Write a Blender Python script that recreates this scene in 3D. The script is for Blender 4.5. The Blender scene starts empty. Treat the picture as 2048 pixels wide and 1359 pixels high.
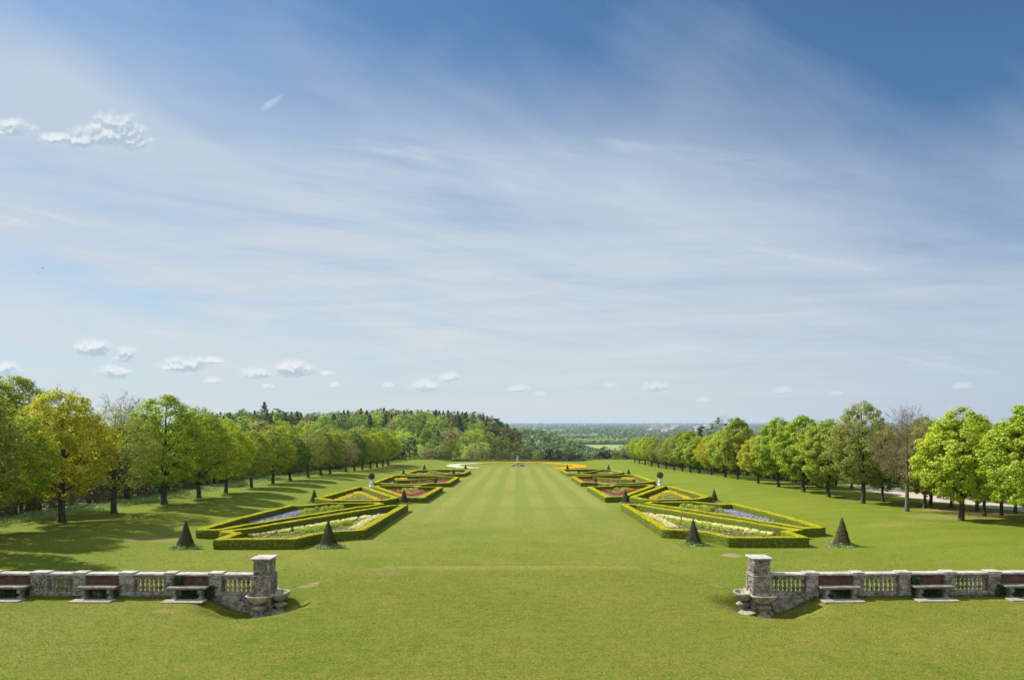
import bpy, bmesh, math, random
import numpy as np
from mathutils import Vector, Matrix
R = math.radians
sc = bpy.context.scene
C = sc.collection
PI = math.pi

# ------------------------------------------------------------------ camera
F = 1365.0; VX = 1033.0; HY = 843.0; CAMZ = 7.0; CAMX = 0.2
cam = bpy.data.cameras.new('camera'); camo = bpy.data.objects.new('camera', cam); C.objects.link(camo)
camo.location = (CAMX, 0, CAMZ); camo.rotation_euler = (R(90), 0, 0)
cam.sensor_width = 36; cam.lens = 36 * F / 2048
cam.shift_x = -(VX - 1024) / 2048; cam.shift_y = (HY - 679.5) / 2048
cam.clip_start = 0.1; cam.clip_end = 60000
sc.camera = camo

# ------------------------------------------------------------------ light
SUN_EL = 43.0; SUN_AZ = -64.0        # azimuth from +Y, clockwise seen from above (negative = left)
sd = Vector((math.sin(R(SUN_AZ)) * math.cos(R(SUN_EL)), math.cos(R(SUN_AZ)) * math.cos(R(SUN_EL)), math.sin(R(SUN_EL))))
sun = bpy.data.lights.new('sun', 'SUN'); sun.energy = 4.7; sun.angle = R(1.0); sun.color = (1, .95, .86)
suno = bpy.data.objects.new('sun', sun); C.objects.link(suno); suno.location = (0, 0, 60)
suno.rotation_euler = (-sd).to_track_quat('-Z', 'Y').to_euler()
sc.view_settings.view_transform = 'Standard'; sc.view_settings.look = 'None'
sc.view_settings.exposure = 0.75; sc.view_settings.gamma = 1
sc.render.engine = 'CYCLES'
sc.cycles.use_denoising = True
sc.cycles.max_bounces = 6; sc.cycles.diffuse_bounces = 3; sc.cycles.transmission_bounces = 4; sc.cycles.volume_bounces = 0
sc.cycles.sample_clamp_indirect = 4

SKY_STR = 0.1
w = bpy.data.worlds.new('World'); sc.world = w; w.use_nodes = True
nt = w.node_tree; nt.nodes.clear()
class NB:
    """small helper to write node graphs as expressions"""
    def __init__(s, nt): s.nt = nt
    def node(s, t, **kw):
        n = s.nt.nodes.new(t)
        for k, v in kw.items(): setattr(n, k, v)
        return n
    def put(s, sock, v):
        if isinstance(v, bpy.types.NodeSocket): s.nt.links.new(v, sock)
        elif v is not None: sock.default_value = v
    def m(s, op, a, b=None, c=None, clamp=False):
        n = s.node('ShaderNodeMath', operation=op, use_clamp=clamp)
        s.put(n.inputs[0], a); s.put(n.inputs[1], b)
        if c is not None: s.put(n.inputs[2], c)
        return n.outputs[0]
    def comb(s, x, y, z):
        n = s.node('ShaderNodeCombineXYZ')
        for i, v in enumerate((x, y, z)): s.put(n.inputs[i], v)
        return n.outputs[0]
    def sep(s, v):
        n = s.node('ShaderNodeSeparateXYZ'); s.put(n.inputs[0], v); return n.outputs
    def noise(s, vec, scale, detail=4, rough=.5, dist=0):
        n = s.node('ShaderNodeTexNoise'); s.put(n.inputs['Vector'], vec)
        n.inputs['Scale'].default_value = scale; n.inputs['Detail'].default_value = detail
        n.inputs['Roughness'].default_value = rough; n.inputs['Distortion'].default_value = dist
        return n.outputs['Fac']
    def mr(s, v, a, b, c=0., d=1., smooth=True):
        n = s.node('ShaderNodeMapRange'); n.interpolation_type = 'SMOOTHSTEP' if smooth else 'LINEAR'
        s.put(n.inputs[0], v)
        for i, q in enumerate((a, b, c, d)): s.put(n.inputs[i + 1], q)
        return n.outputs[0]
    def mix(s, f, a, b, mode='MIX'):
        n = s.node('ShaderNodeMix', data_type='RGBA', blend_type=mode)
        s.put(n.inputs[0], f)
        for i, v in ((6, a), (7, b)):
            if isinstance(v, tuple) and len(v) == 3: v = v + (1,)
            s.put(n.inputs[i], v)
        return n.outputs[2]
    def vm(s, op, a, b):
        n = s.node('ShaderNodeVectorMath', operation=op); s.put(n.inputs[0], a); s.put(n.inputs[1], b); return n.outputs[0]

b = NB(nt)
tc = b.node('ShaderNodeTexCoord').outputs['Generated']
dx, dy, dz = b.sep(tc)
ay = b.m('MAXIMUM', b.m('ABSOLUTE', dy), .05)
u = b.m('DIVIDE', dx, ay); v = b.m('DIVIDE', dz, ay)
sky = b.node('ShaderNodeTexSky', sky_type='NISHITA'); sky.sun_disc = False
sky.sun_elevation = R(SUN_EL); sky.sun_rotation = R(SUN_AZ); sky.air_density = 1.0; sky.dust_density = 0.6; sky.ozone_density = 1.6
S = 1 / SKY_STR
# clear blue, deepened towards the zenith side
blue = b.mix(1.0, sky.outputs[0], (.37, .535, .63), 'MULTIPLY')
# high veil of cirrus on a plane overhead
pz = b.m('ADD', b.m('MAXIMUM', dz, 0), .07)
plane = b.comb(b.m('DIVIDE', dx, pz), b.m('DIVIDE', dy, pz), 0)
rot = b.node('ShaderNodeVectorRotate', rotation_type='Z_AXIS'); b.put(rot.inputs['Vector'], plane); rot.inputs['Angle'].default_value = R(-38)
pr = rot.outputs[0]
pxs, pys, _ = b.sep(pr)
def turned(deg, su, sv, w_):
    ca, sa = math.cos(R(deg)), math.sin(R(deg))
    a_ = b.m('ADD', b.m('MULTIPLY', u, ca), b.m('MULTIPLY', v, sa)); c_ = b.m('SUBTRACT', b.m('MULTIPLY', v, ca), b.m('MULTIPLY', u, sa))
    return b.comb(b.m('MULTIPLY', a_, su), b.m('MULTIPLY', c_, sv), w_)
streak = b.noise(turned(-9, 1.0, 8.5, 0), 2.2, 9, .62, .45)
streak2 = b.noise(turned(-28, 1.0, 4.0, 3.3), 2.0, 7, .6, .6)
streak3 = b.noise(turned(2, 1.0, 13, 8.3), 3.0, 7, .6, .3)
broad = b.noise(b.comb(u, v, 4.2), 2.1, 3, .5, .5)
veil = b.mr(v, .74, .17, 0.0, .96)
# clearings and thicker lobes, in directions of the sky
def lobe(cx, cy, rx, ry, rotd=0, soft=0.0):
    ca, sa = math.cos(R(rotd)), math.sin(R(rotd))
    a_ = b.m('SUBTRACT', u, cx); c_ = b.m('SUBTRACT', v, cy)
    p = b.m('DIVIDE', b.m('ADD', b.m('MULTIPLY', a_, ca), b.m('MULTIPLY', c_, sa)), rx)
    q = b.m('DIVIDE', b.m('SUBTRACT', b.m('MULTIPLY', c_, ca), b.m('MULTIPLY', a_, sa)), ry)
    return b.m('ADD', b.m('MULTIPLY', p, p), b.m('MULTIPLY', q, q))
def L(px, py, rx, ry, rotd=0):
    return lobe((px - VX) / F, (HY - py) / F, rx / F, ry / F, rotd)
def soft(e, k=1.0):        # exp(-e*k)
    return b.m('POWER', 2.718, b.m('MULTIPLY', e, -k))
mask = veil
for (px, py, rx, ry, ro, amt) in ((120, 230, 380, 130, -38, .62), (380, 400, 460, 150, -22, .32), (560, 60, 260, 90, -20, .16), (900, 420, 700, 130, 0, .22), (1500, 560, 700, 150, 0, .10),
                                  (1060, 130, 300, 170, 0, -.22), (1850, 200, 460, 260, 12, -.36), (650, 80, 200, 120, 0, -.12), (1950, 470, 260, 90, 0, -.2),
                                  (40, 520, 240, 30, -8, -.10), (330, 600, 260, 28, -10, -.15), (1300, 700, 260, 18, 3, -.16), (950, 655, 200, 16, -6, -.10)):
    mask = b.m('ADD', mask, b.m('MULTIPLY', soft(L(px, py, rx, ry, ro)), amt))
low = b.mr(v, .02, .35, .55, 1.0)
win = b.m('MULTIPLY', b.mr(v, .02, .12), b.mr(v, .50, .32))
mask = b.m('ADD', mask, b.m('MULTIPLY', b.m('SUBTRACT', broad, .5), .55))
mask = b.m('MINIMUM', mask, .93)
mask = b.m('ADD', mask, b.m('MULTIPLY', b.m('MULTIPLY', b.m('SUBTRACT', streak, .53), 1.35), b.m('MULTIPLY', win, b.mr(u, -.25, .25, 1.0, .42))))
mask = b.m('ADD', mask, b.m('MULTIPLY', b.m('MULTIPLY', b.m('SUBTRACT', streak3, .53), .7), b.m('MULTIPLY', b.mr(v, .0, .06), b.mr(v, .34, .2))))
mask = b.m('ADD', mask, b.m('MULTIPLY', b.m('MULTIPLY', b.m('SUBTRACT', streak2, .5), .55), b.mr(v, .15, .4, .2, 1)))
mask = b.m('MINIMUM', b.m('MAXIMUM', mask, 0.0), 1.0)
veilc = b.mix(b.mr(v, .10, .40), (.385 * S, .428 * S, .458 * S), (.315 * S, .372 * S, .44 * S))
veilc = b.mix(b.mr(u, .1, .7, 0, .55), veilc, (.262 * S, .315 * S, .40 * S))
col = b.mix(mask, blue, veilc)
col = b.mix(b.m('MULTIPLY', b.mr(streak, .58, .75, 0, .35), win), col, (.52 * S, .55 * S, .565 * S))
# unseen half of the sky behind the camera, brightened as added fill light
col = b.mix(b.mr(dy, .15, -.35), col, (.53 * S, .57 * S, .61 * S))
col = b.mix(b.m('MULTIPLY', b.mr(dz, .72, .92), b.mr(dy, .0, .25)), col, (.42 * S, .50 * S, .60 * S))  # sky overhead, out of view, brightened for added fill too
# horizon tint
# cumulus
PUFK = 1.15
puffs = ((222, 262, 62, 36), (268, 272, 36, 30), (165, 285, 36, 14), (25, 255, 40, 20), (110, 275, 34, 10), (190, 694, 34, 18), (250, 708, 20, 17), (228, 742, 30, 15),
         (372, 727, 44, 16), (428, 719, 18, 7), (423, 759, 16, 7), (588, 738, 40, 17), (515, 746, 34, 10), (538, 771, 13, 8), (655, 745, 14, 5), (668, 768, 10, 6),
         (850, 770, 31, 13), (898, 753, 20, 11), (1038, 775, 21, 8), (1080, 786, 12, 5), (1220, 769, 14, 7), (1312, 774, 24, 11), (1563, 778, 16, 9),
         (1673, 785, 12, 5), (1925, 771, 20, 8), (1405, 799, 14, 5), (15, 738, 26, 14), (776, 768, 12, 5))
def cloud_field(uu, vv):
    n1 = b.noise(b.comb(uu, b.m('MULTIPLY', vv, 1.3), 0), 32, 8, .62, .3)
    n2 = b.noise(b.comb(uu, b.m('MULTIPLY', vv, 1.3), 7), 85, 4, .55, .2)
    nz = b.m('ADD', b.m('MULTIPLY', b.m('SUBTRACT', n1, .50), 2.5), b.m('MULTIPLY', b.m('SUBTRACT', n2, .5), .8))
    cm = None
    for (px, py, rx, ry) in puffs:
        pu = b.m('DIVIDE', b.m('SUBTRACT', uu, (px - VX) / F), rx * PUFK * 1.1 / F); pv_ = b.m('DIVIDE', b.m('SUBTRACT', vv, (HY - py - ry * .3) / F), ry * PUFK * 1.25 / F)
        pv_ = b.m('MULTIPLY', pv_, b.m('ADD', 1.0, b.m('MULTIPLY', b.m('LESS_THAN', pv_, 0.0), .6)))
        g = b.m('SUBTRACT', 1.0, b.m('ADD', b.m('MULTIPLY', pu, pu), b.m('MULTIPLY', pv_, pv_)))
        cm = g if cm is None else b.m('MAXIMUM', cm, g)
    cmc = b.m('MAXIMUM', cm, -2.0)
    return b.m('ADD', cmc, b.m('MULTIPLY', nz, b.mr(cmc, -1.6, -.2))), cmc
fa, cma = cloud_field(u, v)
fb, cmb = cloud_field(b.m('SUBTRACT', u, .002), b.m('ADD', v, .0065))
dens = b.m('MULTIPLY', b.mr(fa, -.25, 1.1, 0, .9), b.m('MULTIPLY', b.mr(v, .03, .10, .62, 1.0), b.mr(u, -.1, .4, 1.0, .6)))
und = b.mr(b.m('SUBTRACT', fb, fa), -.50, .12)
und = b.m('MULTIPLY', und, b.mr(fa, .0, .7, .5, 1.0))
cc = b.mix(b.m('MULTIPLY', und, .92), (.50 * S, .53 * S, .55 * S), (.235 * S, .305 * S, .365 * S))
col = b.mix(dens, col, cc)
nz = b.m('MULTIPLY', b.m('SUBTRACT', b.noise(b.comb(u, v, 0), 34, 6, .6, .2), .5), 2.5)
wisp = b.m('MULTIPLY', b.mr(b.m('ADD', b.m('SUBTRACT', 1.0, L(543, 206, 34, 9, 35)), nz), .1, 1.6), .55)
col = b.mix(wisp, col, (.40 * S, .47 * S, .54 * S))
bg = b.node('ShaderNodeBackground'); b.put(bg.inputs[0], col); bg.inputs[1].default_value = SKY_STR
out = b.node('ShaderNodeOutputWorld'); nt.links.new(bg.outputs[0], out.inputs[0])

# ------------------------------------------------------------------ materials
def newmat(name):
    m = bpy.data.materials.new(name); m.use_nodes = True
    m.node_tree.nodes.clear(); return m, NB(m.node_tree)
def finish(b, shader):
    o = b.node('ShaderNodeOutputMaterial'); b.nt.links.new(shader, o.inputs[0])
def princ(b, col, rough=.9, bump=None, bstr=.3, bdist=.02, spec=.2):
    p = b.node('ShaderNodeBsdfPrincipled'); b.put(p.inputs['Base Color'], col if not isinstance(col, tuple) else col + (1,))
    b.put(p.inputs['Roughness'], rough); p.inputs['Specular IOR Level'].default_value = spec
    if bump is not None:
        bp = b.node('ShaderNodeBump'); bp.inputs['Strength'].default_value = bstr; bp.inputs['Distance'].default_value = bdist
        b.put(bp.inputs['Height'], bump); b.nt.links.new(bp.outputs[0], p.inputs['Normal'])
    return p.outputs[0]
def objpos(b): return b.node('ShaderNodeTexCoord').outputs['Object']
def worldpos(b): return b.node('ShaderNodeNewGeometry').outputs['Position']

def leaf_mat(name, transl=.38, nscale=.35, lo=.6, hi=1.35):
    m, b = newmat(name)
    oc = b.node('ShaderNodeObjectInfo').outputs['Color']
    isl = b.node('ShaderNodeNewGeometry').outputs['Random Per Island']
    k = b.mr(isl, 0, 1, lo, hi, False)
    n = b.noise(objpos(b), nscale, 3, .5)
    hue = b.mix(b.mr(n, .35, .65), (.88, .97, .8), (1.10, 1.04, .9))
    c = b.mix(1.0, oc, hue, 'MULTIPLY')
    c = b.mix(1.0, c, b.comb(k, k, k), 'MULTIPLY')
    d = b.node('ShaderNodeBsdfDiffuse'); b.put(d.inputs[0], c)
    t = b.node('ShaderNodeBsdfTranslucent'); b.put(t.inputs[0], b.mix(1.0, c, (1.02, 1.12, .6), 'MULTIPLY'))
    g = b.node('ShaderNodeBsdfGlossy'); g.inputs[0].default_value = (.8, .85, .8, 1); g.inputs[1].default_value = .55
    x = b.node('ShaderNodeMixShader'); x.inputs[0].default_value = transl; b.nt.links.new(d.outputs[0], x.inputs[1]); b.nt.links.new(t.outputs[0], x.inputs[2])
    y = b.node('ShaderNodeMixShader'); y.inputs[0].default_value = .03; b.nt.links.new(x.outputs[0], y.inputs[1]); b.nt.links.new(g.outputs[0], y.inputs[2])
    finish(b, y.outputs[0]); return m
M_leaf = leaf_mat('leaf', .5, .35, .7, 1.35)
M_hedge = leaf_mat('hedge_leaf', .10, .7, .75, 1.2)
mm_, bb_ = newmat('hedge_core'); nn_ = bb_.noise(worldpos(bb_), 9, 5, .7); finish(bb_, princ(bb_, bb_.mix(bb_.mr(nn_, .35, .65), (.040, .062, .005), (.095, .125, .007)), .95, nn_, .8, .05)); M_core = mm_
M_flower = leaf_mat('flower', .25, 1.5, .7, 1.25)
def bark_mat(name, c1, c2):
    m, b = newmat(name); p = objpos(b); x, y, z = b.sep(p)
    n = b.noise(b.comb(x, y, b.m('MULTIPLY', z, .25)), 9, 5, .6); n2 = b.noise(p, 2.0, 3)
    c = b.mix(b.mr(n, .35, .65), c1, c2); c = b.mix(b.mr(n2, .5, .75, 0, .5), c, (.10, .115, .05))
    finish(b, princ(b, c, .9, n, .6, .05)); return m
M_bark = bark_mat('bark', (.030, .024, .017), (.095, .078, .058))
M_bark_pale = bark_mat('pale_bark', (.075, .06, .048), (.21, .175, .14))

# mown lawn
def lawn_mat():
    m, b = newmat('lawn_grass'); P = worldpos(b); x, y, z = b.sep(P)
    ax = b.m('ABSOLUTE', x)
    fine = b.noise(P, 13, 7, .78); mid = b.noise(P, 2.6, 5, .65); big = b.noise(P, .21, 4, .55); huge = b.noise(P, .045, 3, .5)
    c = b.mix(b.mr(huge, .38, .62), (.118, .178, .012), (.165, .205, .021))
    c = b.mix(b.mr(big, .36, .66, 0, .6), c, (.205, .222, .032))
    m2 = b.noise(P, 6.5, 5, .7)
    pt = b.noise(P, .75, 6, .68, .5)
    c = b.mix(b.mr(pt, .52, .70, 0, .55), c, (.245, .235, .05))
    c = b.mix(b.mr(pt, .48, .32, 0, .45), c, (.095, .158, .012))
    c = b.mix(b.mr(mid, .54, .72, 0, .5), c, (.27, .235, .05))
    c = b.mix(b.mr(mid, .48, .30, 0, .5), c, (.085, .142, .010))
    c = b.mix(b.mr(m2, .50, .68, 0, .4), c, (.26, .26, .07))
    c = b.mix(b.mr(m2, .48, .32, 0, .4), c, (.085, .135, .012))
    # mowing bands on the central lawn
    wob = b.m('MULTIPLY', b.m('SUBTRACT', big, .5), .35)
    st = b.m('SINE', b.m('MULTIPLY', b.m('ADD', x, wob), PI / 2.15))
    stm = b.m('MULTIPLY', b.mr(ax, 14.5, 12.5), b.m('MULTIPLY', b.mr(y, 48, 110), b.mr(y, 262, 250)))
    stm = b.m('MULTIPLY', stm, b.mr(huge, .25, .55, .6, 1))
    c = b.mix(b.m('MULTIPLY', stm, .62), c, (.225, .245, .065))
    c = b.mix(b.m('MULTIPLY', b.mr(st, -.45, .45), b.m('MULTIPLY', stm, .55)), c, (.125, .18, .03))
    # side lawns: fresher, faint bands across
    c = b.mix(b.mr(ax, 16, 34, 0, .40), c, (.105, .172, .007))
    tr = b.m('SINE', b.m('MULTIPLY', b.m('ADD', b.m('ADD', y, b.m('MULTIPLY', x, .12)), wob), PI / 2.6))
    c = b.mix(b.m('MULTIPLY', b.mr(tr, -.6, .6), b.mr(ax, 30, 36, 0, .26)), c, (.19, .23, .02))
    # near terrace: drying turf
    c = b.mix(b.m('MULTIPLY', b.mr(y, 36, 24), b.mr(mid, .42, .66, .0, .32)), c, (.235, .215, .045))
    # worn and scorched spots
    for (cx, cy, rx, ry, k) in ((-8.75, 29.5, .42, .75, .95), (8.95, 29.6, .4, .7, .8), (17.4, 54.7, .85, 1.0, .9), (-8.75, 26.9, .42, .30, .9), (8.7, 26.9, .45, .35, .8),
                                (-5.5, 24, .35, .3, .1), (-12.8, 25.3, .5, .3, .35), (-13.5, 60, 2.4, 3, .12), (10.5, 70, 2.2, 3, .10), (-6, 31.6, 1.2, .8, .25), (4, 20, .7, .5, .1),
                                (-33, 63, 3, 2, .4), (40, 71, 4, 2, .2), (48, 76, 5, 3, .4), (55, 82, 5, 6, .7)):
        p = b.m('DIVIDE', b.m('SUBTRACT', x, cx), rx); q = b.m('DIVIDE', b.m('SUBTRACT', y, cy), ry)
        e = b.m('ADD', b.m('ADD', b.m('MULTIPLY', p, p), b.m('MULTIPLY', q, q)), b.m('MULTIPLY', b.m('SUBTRACT', mid, .5), 2.0))
        c = b.mix(b.mr(e, 1.35, .4, 0, k * .85), c, (.36, .27, .13))
    # pale band along the crest of the bank
    e = b.m('ABSOLUTE', b.m('SUBTRACT', b.m('ADD', y, wob), 33.4))
    c = b.mix(b.m('MULTIPLY', b.mr(e, 1.6, .1, 0, .75), b.mr(ax, 7.0, 5.8)), c, (.30, .29, .085))
    gr = b.noise(b.comb(b.m('MULTIPLY', x, .35), b.m('MULTIPLY', y, 1.5), 0), 2.2, 6, .7)
    c = b.mix(b.m('MULTIPLY', b.mr(gr, .5, .72, 0, .45), b.mr(y, 60, 20)), c, (.25, .235, .06))
    c = b.mix(b.m('MULTIPLY', b.mr(gr, .48, .3, 0, .4), b.mr(y, 60, 20)), c, (.09, .14, .012))
    k = b.m('MULTIPLY', b.mr(fine, .25, .75, .58, 1.36, False), b.mr(y, 12, 100, .73, .92))
    c = b.mix(1.0, c, b.comb(b.m('MULTIPLY', k, 1.055), k, k), 'MULTIPLY')
    finish(b, princ(b, c, .95, b.m('ADD', fine, b.m('MULTIPLY', mid, 1.2)), .55, .05, .08)); return m
M_lawn = lawn_mat()
def terrain_mat():
    m, b = newmat('valley_ground'); P = worldpos(b); x, y, z = b.sep(P)
    n = b.noise(P, .0016, 4, .6); n2 = b.noise(P, .012, 5, .6); n3 = b.noise(b.comb(x, b.m('MULTIPLY', y, .35), 0), .0006, 4, .6)
    c = b.mix(b.mr(n, .42, .56), (.045, .075, .028), (.15, .20, .07))
    c = b.mix(b.mr(n2, .4, .6, 0, .7), c, (.05, .08, .03))
    c = b.mix(b.mr(n3, .55, .68, 0, .6), c, (.13, .16, .055))
    rough = b.noise(P, .5, 5, .65)
    near = b.mix(b.mr(rough, .35, .65), (.035, .055, .012), (.12, .13, .04))
    c = b.mix(b.mr(y, 420, 700), near, c)
    finish(b, princ(b, c, .95, None)); return m
M_terrain = terrain_mat()
def simple_noise_mat(name, c1, c2, scale, c3=None, s3=1.0, rough=.9, bstr=.4, bdist=.02):
    m, b = newmat(name); P = worldpos(b)
    n = b.noise(P, scale, 6, .65); c = b.mix(b.mr(n, .35, .65), c1, c2)
    if c3: c = b.mix(b.mr(b.noise(P, s3, 5, .65), .5, .68, 0, .85), c, c3)
    finish(b, princ(b, c, rough, n, bstr, bdist)); return m
M_soil = simple_noise_mat('soil', (.075, .055, .038), (.16, .125, .085), 7, (.10, .14, .03), .9)
M_path = simple_noise_mat('gravel', (.36, .30, .24), (.48, .41, .34), 3, (.30, .25, .2), .3)
M_field = simple_noise_mat('pasture', (.20, .27, .07), (.25, .30, .10), .02)
M_slab = simple_noise_mat('pale_slab', (.22, .195, .155), (.34, .31, .26), 8, (.25, .22, .18), 3)
M_white = simple_noise_mat('painted_stone', (.55, .57, .60), (.75, .77, .80), 6, (.35, .37, .4), 2)
M_statue = simple_noise_mat('statue_marble', (.42, .44, .43), (.58, .59, .57), 3, (.2, .2, .2), 2)
M_rock = simple_noise_mat('rockwork', (.22, .18, .13), (.38, .32, .25), 2)
M_wood = simple_noise_mat('weathered_timber', (.30, .27, .23), (.45, .42, .37), 5)
def stone_mat(name, pale, mid_, dark, amt):
    m, b = newmat(name); P = worldpos(b); x, y, z = b.sep(P)
    n = b.noise(P, 3.6, 8, .72, .4); n2 = b.noise(P, 11, 8, .78, .3); n3 = b.noise(b.comb(x, y, b.m('MULTIPLY', z, .45)), 1.5, 5, .65)
    c = b.mix(b.mr(n, .38, .6), mid_, pale)
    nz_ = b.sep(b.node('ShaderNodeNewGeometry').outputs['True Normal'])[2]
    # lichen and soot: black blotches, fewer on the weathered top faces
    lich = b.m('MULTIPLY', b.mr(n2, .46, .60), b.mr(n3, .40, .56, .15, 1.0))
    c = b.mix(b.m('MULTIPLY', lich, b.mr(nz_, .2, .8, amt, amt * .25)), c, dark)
    c = b.mix(b.mr(n3, .52, .70, 0, .35), c, (.16, .17, .09))
    finish(b, princ(b, c, .92, b.m('ADD', n, b.m('MULTIPLY', n2, .7)), .8, .05)); return m
M_stone = stone_mat('weathered_limestone', (.34, .31, .265), (.145, .13, .108), (.026, .025, .021), .95)
M_stone_top = stone_mat('bleached_coping', (.50, .47, .44), (.34, .31, .29), (.07, .06, .05), .8)
M_bench = stone_mat('bench_stone', (.27, .245, .21), (.15, .135, .115), (.028, .026, .022), .9)
M_stone_brown = stone_mat('brown_basin_stone', (.46, .40, .32), (.25, .21, .16), (.04, .035, .03), .8)
def brick_mat():
    m, b = newmat('red_tile'); P = objpos(b); x, y, z = b.sep(P)
    t = b.node('ShaderNodeTexBrick'); b.put(t.inputs['Vector'], b.comb(x, z, 0)); t.inputs['Scale'].default_value = 1
    t.inputs['Brick Width'].default_value = .16; t.inputs['Row Height'].default_value = .045; t.inputs['Mortar Size'].default_value = .006
    t.inputs['Color1'].default_value = (.17, .062, .045, 1); t.inputs['Color2'].default_value = (.085, .036, .030, 1); t.inputs['Mortar'].default_value = (.14, .10, .085, 1)
    n = b.noise(P, 5, 6, .7)
    c = b.mix(b.mr(n, .42, .62, 0, .85), t.outputs[0], (.045, .034, .026))
    finish(b, princ(b, c, .9, t.outputs['Fac'], .4, .01)); return m
M_brick = brick_mat()
def water_mat():
    m, b = newmat('river_water'); p = princ(b, (.30, .36, .42), .25, None, spec=.5); finish(b, p); return m
M_water = water_mat()
M_wall = simple_noise_mat('house_wall', (.30, .29, .27), (.42, .41, .39), .2)
M_roof = simple_noise_mat('house_roof', (.18, .15, .14), (.28, .24, .22), .2)
m_, b_ = newmat('bird_plumage'); finish(b_, princ(b_, (.03, .03, .035), .7)); M_bird = m_

# ------------------------------------------------------------------ helpers
def tag(o, label=None, cat=None, group=None, kind=None):
    if label: o['label'] = label
    if cat: o['category'] = cat
    if group: o['group'] = group
    if kind: o['kind'] = kind
    return o
def link(name, me, parent=None, loc=(0, 0, 0)):
    o = bpy.data.objects.new(name, me); C.objects.link(o); o.location = loc
    if parent: o.parent = parent
    return o
def empty(name, loc, rz=0):
    o = bpy.data.objects.new(name, None); C.objects.link(o); o.location = loc; o.rotation_euler = (0, 0, rz); o.empty_display_size = .3
    return o
def np_mesh(name, V, Q, mat, smooth=False):
    """V (n,3), Q (m,4) quads or (m,3) tris"""
    V = np.asarray(V, dtype=np.float32); Q = np.asarray(Q, dtype=np.int32)
    me = bpy.data.meshes.new(name); k = Q.shape[1]; m = len(Q)
    me.vertices.add(len(V)); me.vertices.foreach_set('co', V.ravel())
    me.loops.add(m * k); me.loops.foreach_set('vertex_index', Q.ravel())
    me.polygons.add(m); me.polygons.foreach_set('loop_start', np.arange(0, m * k, k, dtype=np.int32))
    me.polygons.foreach_set('loop_total', np.full(m, k, dtype=np.int32))
    if smooth: me.polygons.foreach_set('use_smooth', np.ones(m, dtype=bool))
    me.update(calc_edges=True); me.validate()
    if mat: me.materials.append(mat)
    return me
def leaves(rng, pos, size, out=None, outw=.6, up=.25, aspect=.6):
    """one quad per position, tilted at random about the outward direction"""
    n = len(pos); nrm = rng.normal(size=(n, 3))
    nrm /= np.linalg.norm(nrm, axis=1)[:, None]
    if out is not None: nrm = nrm * (1 - outw) + out * outw
    nrm[:, 2] += up
    nrm /= np.linalg.norm(nrm, axis=1)[:, None] + 1e-9
    t = rng.normal(size=(n, 3)); t -= nrm * np.sum(t * nrm, axis=1)[:, None]; t /= np.linalg.norm(t, axis=1)[:, None] + 1e-9
    s = np.cross(nrm, t)
    sz = (np.asarray(size) * rng.uniform(.6, 1.35, n))[:, None] * .5
    a = t * sz; c = s * sz * aspect
    V = np.empty((n, 4, 3)); V[:, 0] = pos - a; V[:, 1] = pos - c * 1.0 + a * .1; V[:, 2] = pos + a; V[:, 3] = pos + c - a * .1
    Q = np.arange(n * 4).reshape(n, 4)
    return V.reshape(-1, 3), Q
def tubes(paths, sides=6):
    """paths: list of (pts Nx3, radii N)"""
    VV = []; QQ = []; off = 0
    for pts, rad in paths:
        pts = np.asarray(pts, float); n = len(pts); rad = np.asarray(rad, float)
        k = sides if rad[0] > .06 else 4 if rad[0] > .02 else 3
        tg = np.gradient(pts, axis=0); tg /= np.linalg.norm(tg, axis=1)[:, None] + 1e-9
        ref = np.array([0.31, .95, .05]); s = np.cross(tg, ref); s /= np.linalg.norm(s, axis=1)[:, None] + 1e-9; t = np.cross(tg, s)
        a = np.arange(k) / k * 2 * PI
        ring = pts[:, None, :] + rad[:, None, None] * (np.cos(a)[None, :, None] * s[:, None, :] + np.sin(a)[None, :, None] * t[:, None, :])
        VV.append(ring.reshape(-1, 3))
        i = np.arange(n - 1)[:, None] * k; j = np.arange(k)[None, :]; j2 = (j + 1) % k
        q = np.stack([i + j, i + j2, i + k + j2, i + k + j], axis=-1).reshape(-1, 4) + off
        QQ.append(q); off += n * k
    return np.concatenate(VV), np.concatenate(QQ)

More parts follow.
